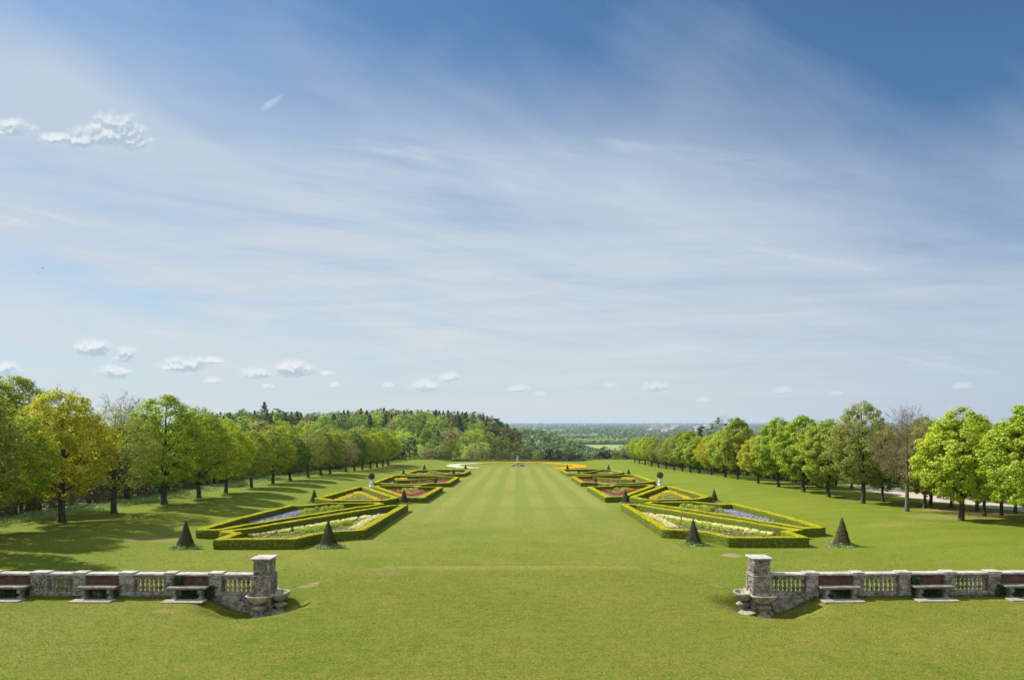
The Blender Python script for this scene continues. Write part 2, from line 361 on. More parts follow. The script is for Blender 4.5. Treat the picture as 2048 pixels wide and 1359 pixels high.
# heights ------------------------------------------------------------
def sst(x, a, c):
    t = np.clip((x - a) / (c - a), 0, 1); return t * t * (3 - 2 * t)
def smax(a, c, k): return .5 * (a + c + np.sqrt((a - c) ** 2 + k * k))
SL = .0308
PX_E = [0, 6.0, 8.2, 9.2, 9.7, 10.2, 1e6]
PY_E = [33.3, 33.3, 30.7, 28.9, 27.9, 27.46, 27.46]
def gz(X, Y):
    X = np.asarray(X, float); Y = np.asarray(Y, float); X, Y = np.broadcast_arrays(X, Y); aX = np.abs(X)
    lawn = -2 - SL * Y + 1.0 * sst(aX, 28, 43) + .25 * np.sin(Y * .045 + 1) * sst(aX, 22, 40)
    # terrace
    wy = 27.46 + np.where(X > 0, .034, .018) * np.clip(aX - 10, 0, 200)
    e = np.interp(aX, PX_E, PY_E); e = np.where(aX > 10.2, wy, e)
    slope = np.interp(aX, [0, 9.2, 10.2, 1e6], [.27, .45, 9, 9])
    ter = -np.clip(Y - e + .25, 0, None) * slope * sst(Y - e, -.3, .8 / (1 + slope))
    hx = (aX - 9.95) / np.where(aX < 9.95, 2.5, 2.5); hy = (Y - 26.9) / np.where(Y < 26.9, 2.9, 1.0)
    ter = ter - .64 * (1 - sst(np.sqrt(hx * hx + hy * hy), .26, 1.0)) * (1 - sst(Y, 27.6, 28.6))
    z = smax(ter, lawn, .22) - .0045
    z = np.where(Y < 25, ter, z)
    # beyond the edges of the lawn
    left = X < 0
    z = z - np.clip(aX - np.where(left, 57, 66), 0, 130) * np.where(left, .16, .02) * sst(Y, 20, 30)
    # valley and hills beyond the far end
    ez = -2 - SL * 334
    rid = np.interp(X, [-600, -50, -29, -11, 9, 45, 120], [-1, -1, -4, -12, -32, -52, -53])
    near = np.interp(X, [-30, 60, 200], [-17, -17, -17])
    y1 = np.interp(X, [-1000, -40, 60], [350, 350, 342])
    d = np.where(Y < y1, ez + (near - ez) * sst(Y, 334, y1), near + (rid - near) * sst(Y, y1, np.where(rid < -30, 440, 520)))
    d = np.where(Y > 600, rid + (-53 - rid) * sst(Y, 600, 820), d)
    r2 = np.interp(X, [-900, 20, 45, 75, 130, 200], [-12, -16, -20, -32, -49, -53.]) + 53
    r2 = r2 * np.exp(-((Y - 950) / 190.) ** 2)
    d = np.maximum(d, -53 + r2)
    far = sst(Y, 330, 336)
    z = z * (1 - far) + d * far
    return z
def gz1(x, y): return float(gz(x, y))
def P(px, py, h=0.0):
    """photograph pixel on the lawn plane raised by h -> plan position"""
    D = F * (9 - h) / (py - 885.0); return ((px - VX) / F * D + CAMX, D)
def mirr(p): return (-p[0], p[1] * (1 + .0008 * abs(p[0])))

# ground -------------------------------------------------------------
def grow(a, end, step, k):
    r = [a]
    while r[-1] < end: step *= k; r.append(r[-1] + step)
    return r
xs = list(np.arange(0, 14, .2)) + list(np.arange(14, 66, 1.0)); xs += grow(66, 26000, 1.5, 1.12)
xs = np.array(sorted(set([-q for q in xs] + xs)))
ys = list(np.arange(-40, 16, 4)) + list(np.arange(16, 44, .2)) + list(np.arange(44, 300, 2.)) + list(np.arange(300, 360, 1.)) + grow(360, 26000, 4, 1.04)
ys = np.array(ys)
GX, GY = np.meshgrid(xs, ys); GZ = gz(GX, GY)
nx = len(xs); idx = np.arange(GX.size).reshape(GX.shape)
quads = np.stack([idx[:-1, :-1], idx[:-1, 1:], idx[1:, 1:], idx[1:, :-1]], axis=-1).reshape(-1, 4)
cx = (.5 * (GX[:-1, :-1] + GX[1:, 1:])).ravel(); cy = (.5 * (GY[:-1, :-1] + GY[1:, 1:])).ravel()
V = np.stack([GX, GY, GZ], axis=-1).reshape(-1, 3)
isl = (np.abs(cx) < 66) & (cy < 334)
def sub(V, Q):
    u_, inv = np.unique(Q, return_inverse=True); return V[u_], inv.reshape(Q.shape)
v_, q_ = sub(V, quads[isl]); o = link('lawn', np_mesh('lawn', v_, q_, M_lawn, True)); tag(o, kind='structure')
v_, q_ = sub(V, quads[~isl]); o = link('terrain', np_mesh('terrain', v_, q_, M_terrain, True)); tag(o, kind='structure')
def sheet(name, poly, z, mat, kind='structure'):
    me = bpy.data.meshes.new(name); me.from_pydata([(x, y, z if z is not None else gz1(x, y) + .01) for x, y in poly], [], [list(range(len(poly)))]); me.materials.append(mat)
    o = link(name, me); tag(o, kind=kind); return o
# gravel drive on the right, strip following the ground
def ribbon(name, pts, wd, lift, mat, res=2.0):
    VV = []; QQ = []; P_ = []
    for (a, c) in zip(pts[:-1], pts[1:]):
        n = max(1, int(math.dist(a, c) / res))
        for i in range(n): P_.append((a[0] + (c[0] - a[0]) * i / n, a[1] + (c[1] - a[1]) * i / n))
    P_.append(pts[-1]); P_ = np.array(P_); t = np.gradient(P_, axis=0); t /= np.linalg.norm(t, axis=1)[:, None]; s = np.stack([t[:, 1], -t[:, 0]], 1)
    m = 6
    for i in range(len(P_)):
        for j in range(m + 1):
            q = P_[i] + s[i] * wd * (j / m - .5); VV.append((q[0], q[1], gz1(*q) + lift))
    for i in range(len(P_) - 1):
        for j in range(m): a = i * (m + 1) + j; QQ.append((a, a + 1, a + m + 2, a + m + 1))
    return link(name, np_mesh(name, VV, QQ, mat, True))
tag(ribbon('gravel_drive', [(68, 62), (65, 78), (61.5, 95), (62, 112), (66, 130)], 6.5, .03, M_path), kind='structure')
# pasture and river in the valley
tag(sheet('field', [(70, 1180), (265, 1180), (330, 1750), (90, 1750)], -52.4, M_field), kind='structure')
tag(sheet('river', [(25, 1280), (62, 1240), (75, 1400), (40, 1420)], -52.3, M_water), kind='structure')

# ------------------------------------------------------------------ trees
def profile(t, kind):
    t = np.clip(t, 0, 1)
    if kind == 'ovoid':
        return np.where(t < .36, np.clip(t / .36, 0, 1) ** .42, np.clip(1 - (np.clip(t - .36, 0, 1) / .64) ** 1.75, 0, 1) ** .68)
    if kind == 'round':
        return np.sqrt(np.clip(1 - ((t - .48) / .52) ** 2, 0, 1)) ** .8
    if kind == 'cone':
        return np.clip(1 - t, 0, 1) ** .8 * (t > .02)
    if kind == 'flame':
        return np.where(t < .3, (t / .3) ** .6, np.clip((1 - t) / .7, 0, 1) ** .75)
def crown_mesh(name, seed, h, base, rad, kind, nclump, per, lsize, sig, mat=None, inner=.25, outw=.55, lump=.16):
    rng = np.random.default_rng(seed)
    t = rng.beta(1.25, 1.15, nclump * 3)
    keep = rng.uniform(size=len(t)) < profile(t, kind) ** 1.1 + .06; t = t[keep][:nclump]; n = len(t)
    th = rng.uniform(0, 2 * PI, n)
    ph = rng.uniform(0, 6.28, 6)
    def lumpf(th, t):
        return 1 + lump * (np.sin(3 * th + ph[0] + 4 * t) * .5 + np.sin(5 * th + ph[1] - 7 * t) * .4 + np.sin(2 * th + ph[2] + 11 * t) * .45 + np.sin(8 * th + ph[3] + 17 * t) * .3)
    rr = profile(t, kind) * rad * lumpf(th, t) * (inner + (1 - inner) * rng.uniform(0, 1, n) ** .38)
    cz = base + t * (h - base)
    cen = np.stack([rr * np.cos(th), rr * np.sin(th), cz], 1)
    cs = rng.uniform(.6, 1.4, n)
    c = np.repeat(cen, per, axis=0); s = np.repeat(cs, per)
    off = rng.normal(size=(len(c), 3)); off /= np.linalg.norm(off, axis=1)[:, None]
    off2 = off * (rng.uniform(.35, 1, len(c)) ** .5)[:, None] * (sig * s)[:, None] * np.array([1, 1, .75])
    pos = c + off2
    ax = np.array([0, 0, base + .42 * (h - base)]); o2 = pos - ax; o2 /= np.linalg.norm(o2, axis=1)[:, None] + 1e-9
    o = off * .6 + o2 * .6; o /= np.linalg.norm(o, axis=1)[:, None]
    V, Q = leaves(rng, pos, lsize, o, outw)
    return np_mesh(name, V, Q, mat or M_leaf), cen
def limb(rng, a, d, L, r0, n=5, lift=.25, wob=.12):
    pts = [np.array(a, float)]; d = np.array(d, float); d /= np.linalg.norm(d)
    for i in range(n):
        d = d + np.array([0, 0, lift / n]) + rng.normal(size=3) * wob; d /= np.linalg.norm(d); pts.append(pts[-1] + d * L / n)
    return np.array(pts), np.linspace(r0, r0 * .28, n + 1)
def wood_mesh(name, seed, h, base, rad, kind='ovoid', r0=.30, nl=18, nsub=4, mat=None, lean=0.0):
    rng = np.random.default_rng(seed + 77); paths = []
    n = 12; z = np.linspace(-.25, h * .9, n); wx = np.cumsum(rng.normal(size=n) * .05) + lean * np.sin(z / h * PI * .5) * 1.0; wy = np.cumsum(rng.normal(size=n) * .05)
    rr = r0 * np.clip(1 - np.clip(z, 0, None) / h, .05, 1) ** .9; rr[0] = r0 * 1.75; rr[1] = min(rr[1], r0)
    tp = np.stack([wx - wx[0], wy - wy[0], z], 1); 
    tp = np.insert(tp, 1, [tp[0, 0], tp[0, 1], .25], axis=0); rr = np.insert(rr, 1, r0 * 1.12)
    paths.append((tp, rr))
    for i in range(nl):
        t0 = .02 + .8 * (i / nl) ** 1.1; zz = base * .86 + t0 * (h * .86 - base * .86)
        j = np.interp(zz, tp[:, 2], np.arange(len(tp))); j0 = int(j); a = tp[j0] + (tp[min(j0 + 1, len(tp) - 1)] - tp[j0]) * (j - j0)
        th = i * 2.4 + rng.uniform(-.5, .5)
        tt = min(.98, max(.05, (zz - base) / (h - base) + .18)); Lr = max(.8, float(profile(np.array(tt), kind)) * rad * .92)
        el = rng.uniform(.35, .9)
        pts, rad_ = limb(rng, a, (math.cos(th), math.sin(th), el), Lr * 1.12, r0 * .42 * (1 - .65 * t0), 5)
        paths.append((pts, rad_))
        for k in range(nsub):
            q = rng.integers(1, 5); d = pts[q] - pts[q - 1]; d = d / np.linalg.norm(d) + rng.normal(size=3) * .55
            p2, r2 = limb(rng, pts[q], d, Lr * rng.uniform(.3, .55), rad_[q] * .6, 3); paths.append((p2, r2))
    V, Q = tubes(paths, 7); return np_mesh(name, V, Q, mat or M_bark, True)
def bare_mesh(name, seed, h, mat, r0=.26, twigs=5, spread=.55):
    rng = np.random.default_rng(seed); paths = []; 
    tp, tr = limb(rng, (0, 0, -.2), (.02, 0, 1), h * .8, r0, 9, .3, .035); tr[0] = r0 * 1.5; tr[1:] = np.linspace(r0, r0 * .18, 9); paths.append((tp, tr))
    def rec(a, d, L, r, lev):
        p, rr = limb(rng, a, d, L, r, 4, .22, .13); paths.append((p, rr))
        if lev == 0: return
        for k in range(twigs if lev > 1 else 7):
            q = rng.integers(1, 5); dd = p[q] - p[q - 1]; dd = dd / np.linalg.norm(dd) + rng.normal(size=3) * spread; rec(p[q], dd, L * rng.uniform(.42, .62), max(rr[q] * .62, .008), lev - 1)
    for i in range(26):
        q = 3 + i * 6.5 / 26; j = int(q); a = tp[j] + (tp[min(j + 1, 9)] - tp[j]) * (q - j); th = i * 2.4
        f = (q - 3) / 6.5; rec(a, (math.cos(th), math.sin(th), .55 + .6 * f), (h * .30) * (1 - .45 * f) * rng.uniform(.85, 1.1), tr[j] * .42, 3)
    V, Q = tubes(paths, 7); return np_mesh(name, V, Q, mat, True)

from mathutils import noise as mn
NATH = 13.0
LIME = []
for i in range(4):
    cm_, _ = crown_mesh('lime_crown', 10 + i, NATH, 2.4, 4.5, 'ovoid', 620, 56, .20, .48, inner=.25, lump=.07)
    LIME.append((cm_, wood_mesh('lime_trunk', 10 + i, NATH, 2.4, 4.3)))
THIN = []
for i in range(2):
    cm_, _ = crown_mesh('thin_crown', 30 + i, NATH, 2.6, 4.4, 'ovoid', 430, 46, .15, .6, inner=.25, lump=.14)
    THIN.append((cm_, wood_mesh('thin_trunk', 30 + i, NATH, 2.6, 4.3, nl=26, nsub=8)))
CHUNK = []
for i in range(3):
    cm_, _ = crown_mesh('dense_crown', 50 + i, NATH, 2.2, 4.6, 'ovoid', 400, 84, .27, .58, inner=.3, outw=.6, lump=.13)
    CHUNK.append((cm_, wood_mesh('dense_trunk', 50 + i, NATH, 2.2, 4.3)))
BARE = [(None, bare_mesh('bare_trunk', 5, NATH, M_bark_pale)), (None, bare_mesh('bare_trunk', 6, NATH, M_bark, twigs=4))]
bud, _ = crown_mesh('bud_haze', 71, NATH, 3.2, 4.4, 'ovoid', 400, 44, .11, .6, inner=.2, lump=.18)
WOOD = []
for i in range(5):
    k = ('round', 'ovoid', 'round', 'flame', 'ovoid')[i]
    cm_, _ = crown_mesh('wood_crown', 90 + i, 18, 2.5, 6.0 if k != 'flame' else 4.3, k, 170, 22, .62, 1.05, inner=.35, lump=.2)
    WOOD.append((cm_, wood_mesh('wood_trunk', 90 + i, 18, 3.5, 5.4, r0=.34, nl=7, nsub=2)))
def conifer(seed, h=20.):
    rng = np.random.default_rng(seed); n = 2600; t = rng.uniform(0, 1, n) ** 1.25; tier = (np.sin(t * 46) * .5 + .5)
    th = rng.uniform(0, 2 * PI, n); r = (.3 + 4.6 * (1 - t) ** .75) * (.55 + .45 * tier) * (rng.uniform(.25, 1, n) ** .5) * (1 + .25 * np.sin(3 * th + t * 9))
    pos = np.stack([r * np.cos(th), r * np.sin(th), 2.2 + t * (h - 2.2) - r * .18], 1); o = np.stack([np.cos(th), np.sin(th), np.full(n, .5)], 1)
    V, Q = leaves(rng, pos, .62, o, .5); c = np_mesh('conifer_crown', V, Q, M_leaf)
    V, Q = tubes([(np.array([[0, 0, -.3], [0, 0, h * .5], [0, 0, h * .97]]), np.array([.38, .2, .03]))], 7); return c, np_mesh('conifer_trunk', V, Q, M_bark, True)
CON = [conifer(120), conifer(121)]
def pine(seed, h=20.):
    rng = np.random.default_rng(seed); cl = []
    for i in range(11):
        t = .5 + .5 * (i / 10); th = i * 2.4; r = rng.uniform(.8, 4.4) * (1.15 - t * .6); cl.append((r * math.cos(th), r * math.sin(th), h * t, rng.uniform(1.3, 2.3)))
    ps = []; os_ = []
    for (x, y, z, s) in cl:
        o = rng.normal(size=(190, 3)); o /= np.linalg.norm(o, axis=1)[:, None]; ps.append(np.array([x, y, z]) + o * s * np.array([1.25, 1.25, .42]) * rng.uniform(.4, 1, (190, 1))); os_.append(o)
    V, Q = leaves(rng, np.concatenate(ps), .55, np.concatenate(os_), .5); c = np_mesh('pine_crown', V, Q, M_leaf)
    pa = [(np.array([[0, 0, -.3], [.2, 0, h * .5], [0, .1, h * .98]]), np.array([.4, .25, .06]))]
    for (x, y, z, s) in cl: pa.append((np.array([[0.1, 0, z - 1.6], [x * .6, y * .6, z - .7], [x, y, z]]), np.array([.12, .08, .04])))
    V, Q = tubes(pa, 6); return c, np_mesh('pine_trunk', V, Q, M_bark, True)
PINE = [pine(140)]
def bush(seed, n=60, per=26, ls=.34):
    cm_, _ = crown_mesh('bush_crown', seed, 4.0, -.1, 2.6, 'round', n, per, ls, .6, inner=.4, lump=.22)
    return cm_, wood_mesh('bush_stem', seed, 3.6, .5, 2.0, 'round', .10, 9, 1)
BUSH = [bush(160), bush(161), bush(162)]
BUSHN = [bush(165, 150, 50, .17)]

trees_n = 0
def tree(name, proto, x, y, h, nat, color, label, cat, group=None, rz=0, wid=1.0, crown=None, z=None, cname='crown', tname='trunk', leanx=0):
    global trees_n
    if name == 'avenue_tree' and x < 0: wid *= 1.12
    s = h / nat; t = empty(name, (x, y, gz1(x, y) if z is None else z), rz); t.scale = (s * wid, s * wid, s); t.rotation_euler = (0, leanx, rz)
    tag(t, label, cat, group)
    cr = crown if crown is not None else proto[0]
    if cr is not None:
        c = link(cname, cr, t); c.color = color + (1,) if len(color) == 3 else color
    link(tname, proto[1], t); trees_n += 1
    return t
def ordw(n):
    w_ = ['first', 'second', 'third', 'fourth', 'fifth', 'sixth', 'seventh', 'eighth', 'ninth', 'tenth', 'eleventh', 'twelfth', 'thirteenth', 'fourteenth', 'fifteenth', 'sixteenth',
          'seventeenth', 'eighteenth', 'nineteenth', 'twentieth']
    return w_[n - 1] if n <= 20 else '%d%s' % (n, {1: 'st', 2: 'nd', 3: 'rd'}.get(n % 10 if n % 100 not in (11, 12, 13) else 0, 'th'))
rnd = random.Random(4)
YO = (.46, .425, .018); YG = (.40, .46, .018); BG = (.31, .385, .012); MG = (.30, .345, .022); DG = (.13, .21, .020); OL = (.27, .285, .055); BR = (.28, .235, .115)
desc = {YO: 'golden olive', YG: 'yellow green', BG: 'bright green', MG: 'mid green', DG: 'deep green', OL: 'dull olive', BR: 'brownish half open'}
# left avenue row: distance, photo row of its top, tint, prototype
leftrow = [(50.0, 690, OL, LIME[1], .93, -42.6), (61.0, 790, MG, LIME[0], 1.12, -46.8), (70.5, 776, YO, LIME[2], 1.0, None), (79.7, 806, OL, THIN[0], 1.0, None), (91, 789, BG, LIME[3], 1.0, None), (101, 813, MG, LIME[1], .95, None), (110.3, 837, YG, LIME[0], .98, None),
           (121, 859, MG, LIME[2], 1.05, None), (131.6, 861, MG, LIME[3], 1.15, None), (141.8, 868, DG, LIME[1], 1.2, None), (154, 860, OL, THIN[1], 1.15, None), (164, 859, OL, LIME[0], 1.1, None), (172, 861, MG, LIME[2], 1.1, None),
           (188, 876, BR, THIN[0], 1.2, None), (198, 866, DG, LIME[3], 1.1, None), (208, 868, MG, LIME[1], 1.1, None), (219, 867, MG, LIME[0], 1.1, None), (230, 863, YG, LIME[2], 1.1, None), (240, 862, MG, LIME[3], 1.1, None), (250, 865, YG, LIME[1], 1.15, None)]
for i, (D, ty, colr, pr_, wd, fx) in enumerate(leftrow):
    x = fx if fx is not None else -46.8; z = gz1(x, D); h = CAMZ + (HY - ty) / F * D - z
    cn = 'thin see-through' if pr_ in THIN else 'dense egg-shaped'
    tree('avenue_tree', pr_, x, D, h, NATH, colr, '%s avenue tree, %s crown, %s from balustrade in left row' % (desc[colr], cn, ordw(i + 1)), 'tree', 'trees of the left avenue row', rnd.uniform(0, 6.28), wd)
rightrow = [(62.0, 800, BG, CHUNK[2], 1.05), (72.3, 815, YG, CHUNK[0], 1.05), (82.4, 812, BR, 'bare', .9), (92.9, 803, OL, LIME[0], .98), (103, 838, MG, CHUNK[1], 1.1), (112, 832, BG, CHUNK[2], 1.1), (122.7, 835, BG, CHUNK[0], 1.0),
            (133, 871, YO, CHUNK[1], 1.15), (145.6, 836, MG, CHUNK[2], .95), (154, 856, YG, CHUNK[0], 1.1), (165, 868, YO, LIME[1], 1.15), (176, 872, BG, CHUNK[1], 1.2), (185, 862, BG, CHUNK[2], 1.1), (194, 861, OL, LIME[2], 1.1),
            (204, 871, MG, LIME[3], 1.2), (215, 877, BR, THIN[0], 1.2), (226, 875, OL, LIME[0], 1.2), (238, 872, BG, LIME[2], 1.15), (250, 874, YG, LIME[3], 1.15), (262, 874, BG, LIME[1], 1.15), (272, 876, BG, LIME[1], 1.1)]
for i, (D, ty, colr, pr_, wd) in enumerate(rightrow):
    x = 47.3; z = gz1(x, D); h = CAMZ + (HY - ty) / F * D - z
    lab = 'in the right avenue row, %s tree from balustrade' % ordw(i + 1)
    if pr_ == 'bare':
        t = tree('bare_tree', BARE[0], x, D, h, NATH, BR, 'brown tree hardly in leaf with pale leaning trunk, third from balustrade in right row', 'tree', 'trees of the right avenue row', 1.0, wd, crown=bud, cname='bud_haze', leanx=-.03)
        t.children[0].color = (.27, .20, .115, 1)
        continue
    cn = 'thin' if pr_ in THIN else 'broad clumpy' if pr_ in CHUNK else 'rounded'
    tree('avenue_tree', pr_, x, D, h, NATH, colr, '%s %s crown %s' % (desc[colr], cn, lab), 'tree', 'trees of the right avenue row', rnd.uniform(0, 6.28), wd)
# trees behind the right row
back = [(51.2, 95, 9.8, MG), (54.8, 90, 11, MG), (51.6, 86, 10, OL), (55.4, 86.7, 10.5, YG), (52.7, 76.6, 9.5, BG), (56, 82.7, 11, MG), (55.2, 77.4, 10, BG), (58.4, 79.7, 10, MG), (55, 70, 10, MG)]
for i, (x, y, h, colr) in enumerate(back):
    tree('avenue_tree', (CHUNK + LIME)[i % 6], x, y, h, NATH, colr, '%s tree in shade between right avenue row and gravel drive, %s by nearness' % (desc[colr], ordw(sorted(q[1] for q in back).index(y) + 1)), 'tree', 'trees between the right row and the drive', i * 1.3, .85)
bk2 = [(74, 92, 800, OL, THIN[1], 1.15, 'tall airy grey green tree rising behind the right avenue near the frame edge'), (79, 84, 792, YG, LIME[2], 1.0, 'tall yellow green tree cut off by the right edge, behind the avenue'),
       (66, 110, 832, OL, LIME[1], 1.1, 'olive brown tree just behind the bare tree of the right row')]
for (x, y, ty, colr, pr_, wd, lab) in bk2:
    h = CAMZ + (HY - ty) / F * y - gz1(x, y); tree('background_tree', pr_, x, y, h, NATH, colr if pr_ is not THIN[1] else (.12, .15, .06), lab, 'tree', 'taller trees behind the right row', x, wd)
k = 0
for y in np.arange(66, 300, 7.5):
    for x0 in (71, 80):
        k += 1; x = x0 + rnd.uniform(-2.5, 2.5) + (6 if y > 180 else 0) - (12 if y > 118 else 0) ; yy = y + rnd.uniform(-2, 2); h = rnd.uniform(8.5, 11.0)
        if y > 180: h *= .9
        tree('woodland_tree', WOOD[k % 3], x, yy, h, 18, rnd.choice([DG, MG, DG, OL]), 'shaded tree in wood right of the avenue, %s going away from camera' % ordw(k), 'tree', 'wood right of the avenue', k, 1.25)
h = CAMZ + (HY - 831) / F * 150 - gz1(47, 150)
tree('background_tree', BARE[1], (1451 - VX) / F * 190, 190, CAMZ + (HY - 831) / F * 190 - gz1(57, 190), NATH, OL, 'sparse tree with dark mistletoe-like clumps rising above right avenue', 'tree', None, 0, 1.0, crown=crown_mesh('mistletoe_clumps', 201, NATH, 6, 4.0, 'round', 34, 60, .28, .55, inner=.5)[0], cname='leaf_clumps').children[0].color = (.10, .13, .02, 1)
tree('pine_tree', PINE[0], (1401 - VX) / F * 300, 300, CAMZ + (HY - 854) / F * 300 - gz1(81, 300) + 0, 20, (.022, .045, .025), 'small dark flat-topped pine above the crowns of the right avenue', 'pine', None, 0, .8)
# wood behind the left row
k = 0
for y in np.arange(56, 330, 7.0):
    for x0 in (-62, -71, -82):
        k += 1; x = x0 + rnd.uniform(-3, 3); yy = y + rnd.uniform(-2.5, 2.5)
        g = gz1(x, yy); lim = CAMZ + 7 - g if y < 90 else CAMZ + 1.8 - g if y < 200 else CAMZ - .5 - g
        h = lim * rnd.uniform(.68, .95)
        colr = rnd.choice([DG, MG, OL, BR, OL])
        tree('woodland_tree', WOOD[k % 5], x, yy, h, 18, colr, '%s tree in wood behind left avenue, %s going away from camera' % (desc[colr], ordw(k)), 'tree', 'wood behind the left avenue', k, 1.15)
for (px, ty, D, colr, pr_, lab) in ((28, 752, 82, MG, LIME[3], 'green tree top showing between the two nearest trees of the left row'), (255, 783, 98, BR, 'b', 'bare twiggy tree top behind the thin olive tree of the left row'), (292, 800, 108, BR, 'b', 'small bare tree top just left of the bright green crown'), (75, 768, 95, BR, 'b', 'bare grey twigs above the left row beside the golden crown')):
    x = (px - VX) / F * D + CAMX; h = CAMZ + (HY - ty) / F * D - gz1(x, D)
    if pr_ == 'b': tree('bare_tree', BARE[1], x, D, h, NATH, colr, lab, 'tree', 'bare trees behind the left row', px)
    else: tree('background_tree', pr_, x, D, h, NATH, colr, lab, 'tree')
# understorey shrubs
k = 0
for y in np.arange(52, 330, 4.6):
    k += 1; x = -57.5 + rnd.uniform(-1.5, 1.0); s = rnd.uniform(2.2, 3.8)
    colr = rnd.choice([(.05, .085, .02), (.07, .12, .03), (.24, .21, .10), (.24, .20, .14), (.16, .20, .06)])
    tree('shrub', BUSH[k % 3], x, y, s, 4, colr, 'low rough shrub at the wood edge behind left avenue trunks, %s from the near end' % ordw(k), 'shrub', 'shrubs behind the left row', k, 1.2, tname='stem')
k = 0
for y in np.arange(60, 310, 5.2):
    k += 1; x = (66.5 if y < 118 else 55.5) + rnd.uniform(-1, 1) + (2.5 if y < 118 else 0); s = rnd.uniform(1.8, 3.2)
    tree('shrub', BUSH[k % 3], x, y, s, 4, rnd.choice([(.025, .05, .012), (.035, .065, .015), (.06, .10, .02)]), 'dark shrub under the trees beyond right avenue, %s from the near end' % ordw(k), 'shrub', 'shrubs beyond the right row', k, 1.25, tname='stem')
# ground flora strip behind the left row
rng = np.random.default_rng(9); n = 26000
x = rng.uniform(-57, -50.5, n); y = rng.uniform(60, 200, n); pos = np.stack([x, y, gz(x, y) + rng.uniform(.03, .28, n)], 1)
V, Q = leaves(rng, pos, .22, np.tile([0, 0, 1.], (n, 1)), .3); o = link('bluebell_carpet', np_mesh('bluebell_carpet', V, Q, M_flower)); o.color = (.30, .40, .17, 1)
tag(o, 'pale bluish green carpet of woodland flowers behind the left tree row', 'ground cover', kind='stuff')

# hill wood in the distance -- individual trees
cols = {'conifer': ('dark green conifer', (.042, .085, .048)), 'pine': ('dark flat-topped pine', (.05, .10, .045)), 'pale': ('pale fresh green tree', (.40, .50, .085)), 'mid': ('mid green leafy tree', (.21, .30, .055)),
        'brown': ('brownish leafless tree', (.33, .28, .14)), 'olive': ('dull olive tree', (.29, .33, .10))}
items = []
def spread(n, y0, y1, xa, xb, weights, hmin, hmax):
    for i in range(n):
        Y = rnd.uniform(y0, y1); px = xa + (xb - xa) * (i + rnd.uniform(.1, .9)) / n
        wt = dict(weights)
        if Y > 480 and 830 < px < 975: wt['conifer'] = wt['conifer'] * 1.7
        kd = rnd.choices(list(wt), list(wt.values()))[0]
        X = (px - VX) / F * Y + CAMX
        lim = np.interp(px, [300, 440, 520, 640, 750, 860, 950, 1000, 1030, 1062], [834, 824, 820, 824, 817, 819, 823, 836, 862, 898])
        h = rnd.uniform(hmin, hmax); g = gz1(X, Y); top = CAMZ + (HY - lim) / F * Y - g
        if h > top * 1.02: h = top * rnd.uniform(.93, 1.03)
        if h < 4.5: continue
        items.append([px, kd, X, Y, h])
spread(92, 485, 525, 350, 1030, dict(conifer=5, pine=.6, pale=1.5, mid=4, brown=1.2, olive=3.5), 16, 24)
spread(56, 440, 485, 380, 1040, dict(conifer=2, pale=3.5, mid=4, brown=2, olive=2), 15, 20)
spread(48, 395, 435, 430, 1052, dict(conifer=.6, pale=5, mid=4, brown=2.5, olive=2), 12, 16)
spread(36, 352, 385, 560, 1058, dict(pale=5, mid=3, brown=4, olive=3), 9, 13)
items += [[529, 'conifer', 0, 515, 0, 803], [722, 'conifer', 0, 510, 0, 816], [768, 'conifer', 0, 515, 0, 815], [843, 'conifer', 0, 505, 0, 819], [868, 'conifer', 0, 505, 0, 822], [808, 'conifer', 0, 500, 0, 820], [558, 'pine', 0, 500, 0, 818], [490, 'mid', 0, 480, 0, 815], [1015, 'brown', 0, 440, 0, 852]]
for it in items:
    if len(it) == 6:
        it[2] = (it[0] - VX) / F * it[3] + CAMX; it[4] = CAMZ + (HY - it[5]) / F * it[3] - gz1(it[2], it[3])
items = sorted(items, key=lambda q: q[0]); cnt = {}
for it in items:
    px, kd, X, Y, h = it[:5]; cnt[kd] = cnt.get(kd, 0) + 1; nm, colr = cols[kd]
    pr_ = rnd.choice(CON) if kd == 'conifer' else PINE[0] if kd == 'pine' else rnd.choice(WOOD)
    nat = 20 if kd in ('conifer', 'pine') else 18
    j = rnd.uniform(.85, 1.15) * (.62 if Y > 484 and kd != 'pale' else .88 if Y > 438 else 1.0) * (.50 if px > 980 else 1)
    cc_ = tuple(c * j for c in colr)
    tree('conifer' if kd in ('conifer', 'pine') else 'woodland_tree', pr_, X, Y, h, nat, cc_, '%s on the hill beyond the lawn, %s of its kind from left' % (nm, ordw(cnt[kd])), 'tree', 'trees of the wooded hill', px, 1.35 if kd in ('conifer', 'pine') else 1.05 + .2 * rnd.random())
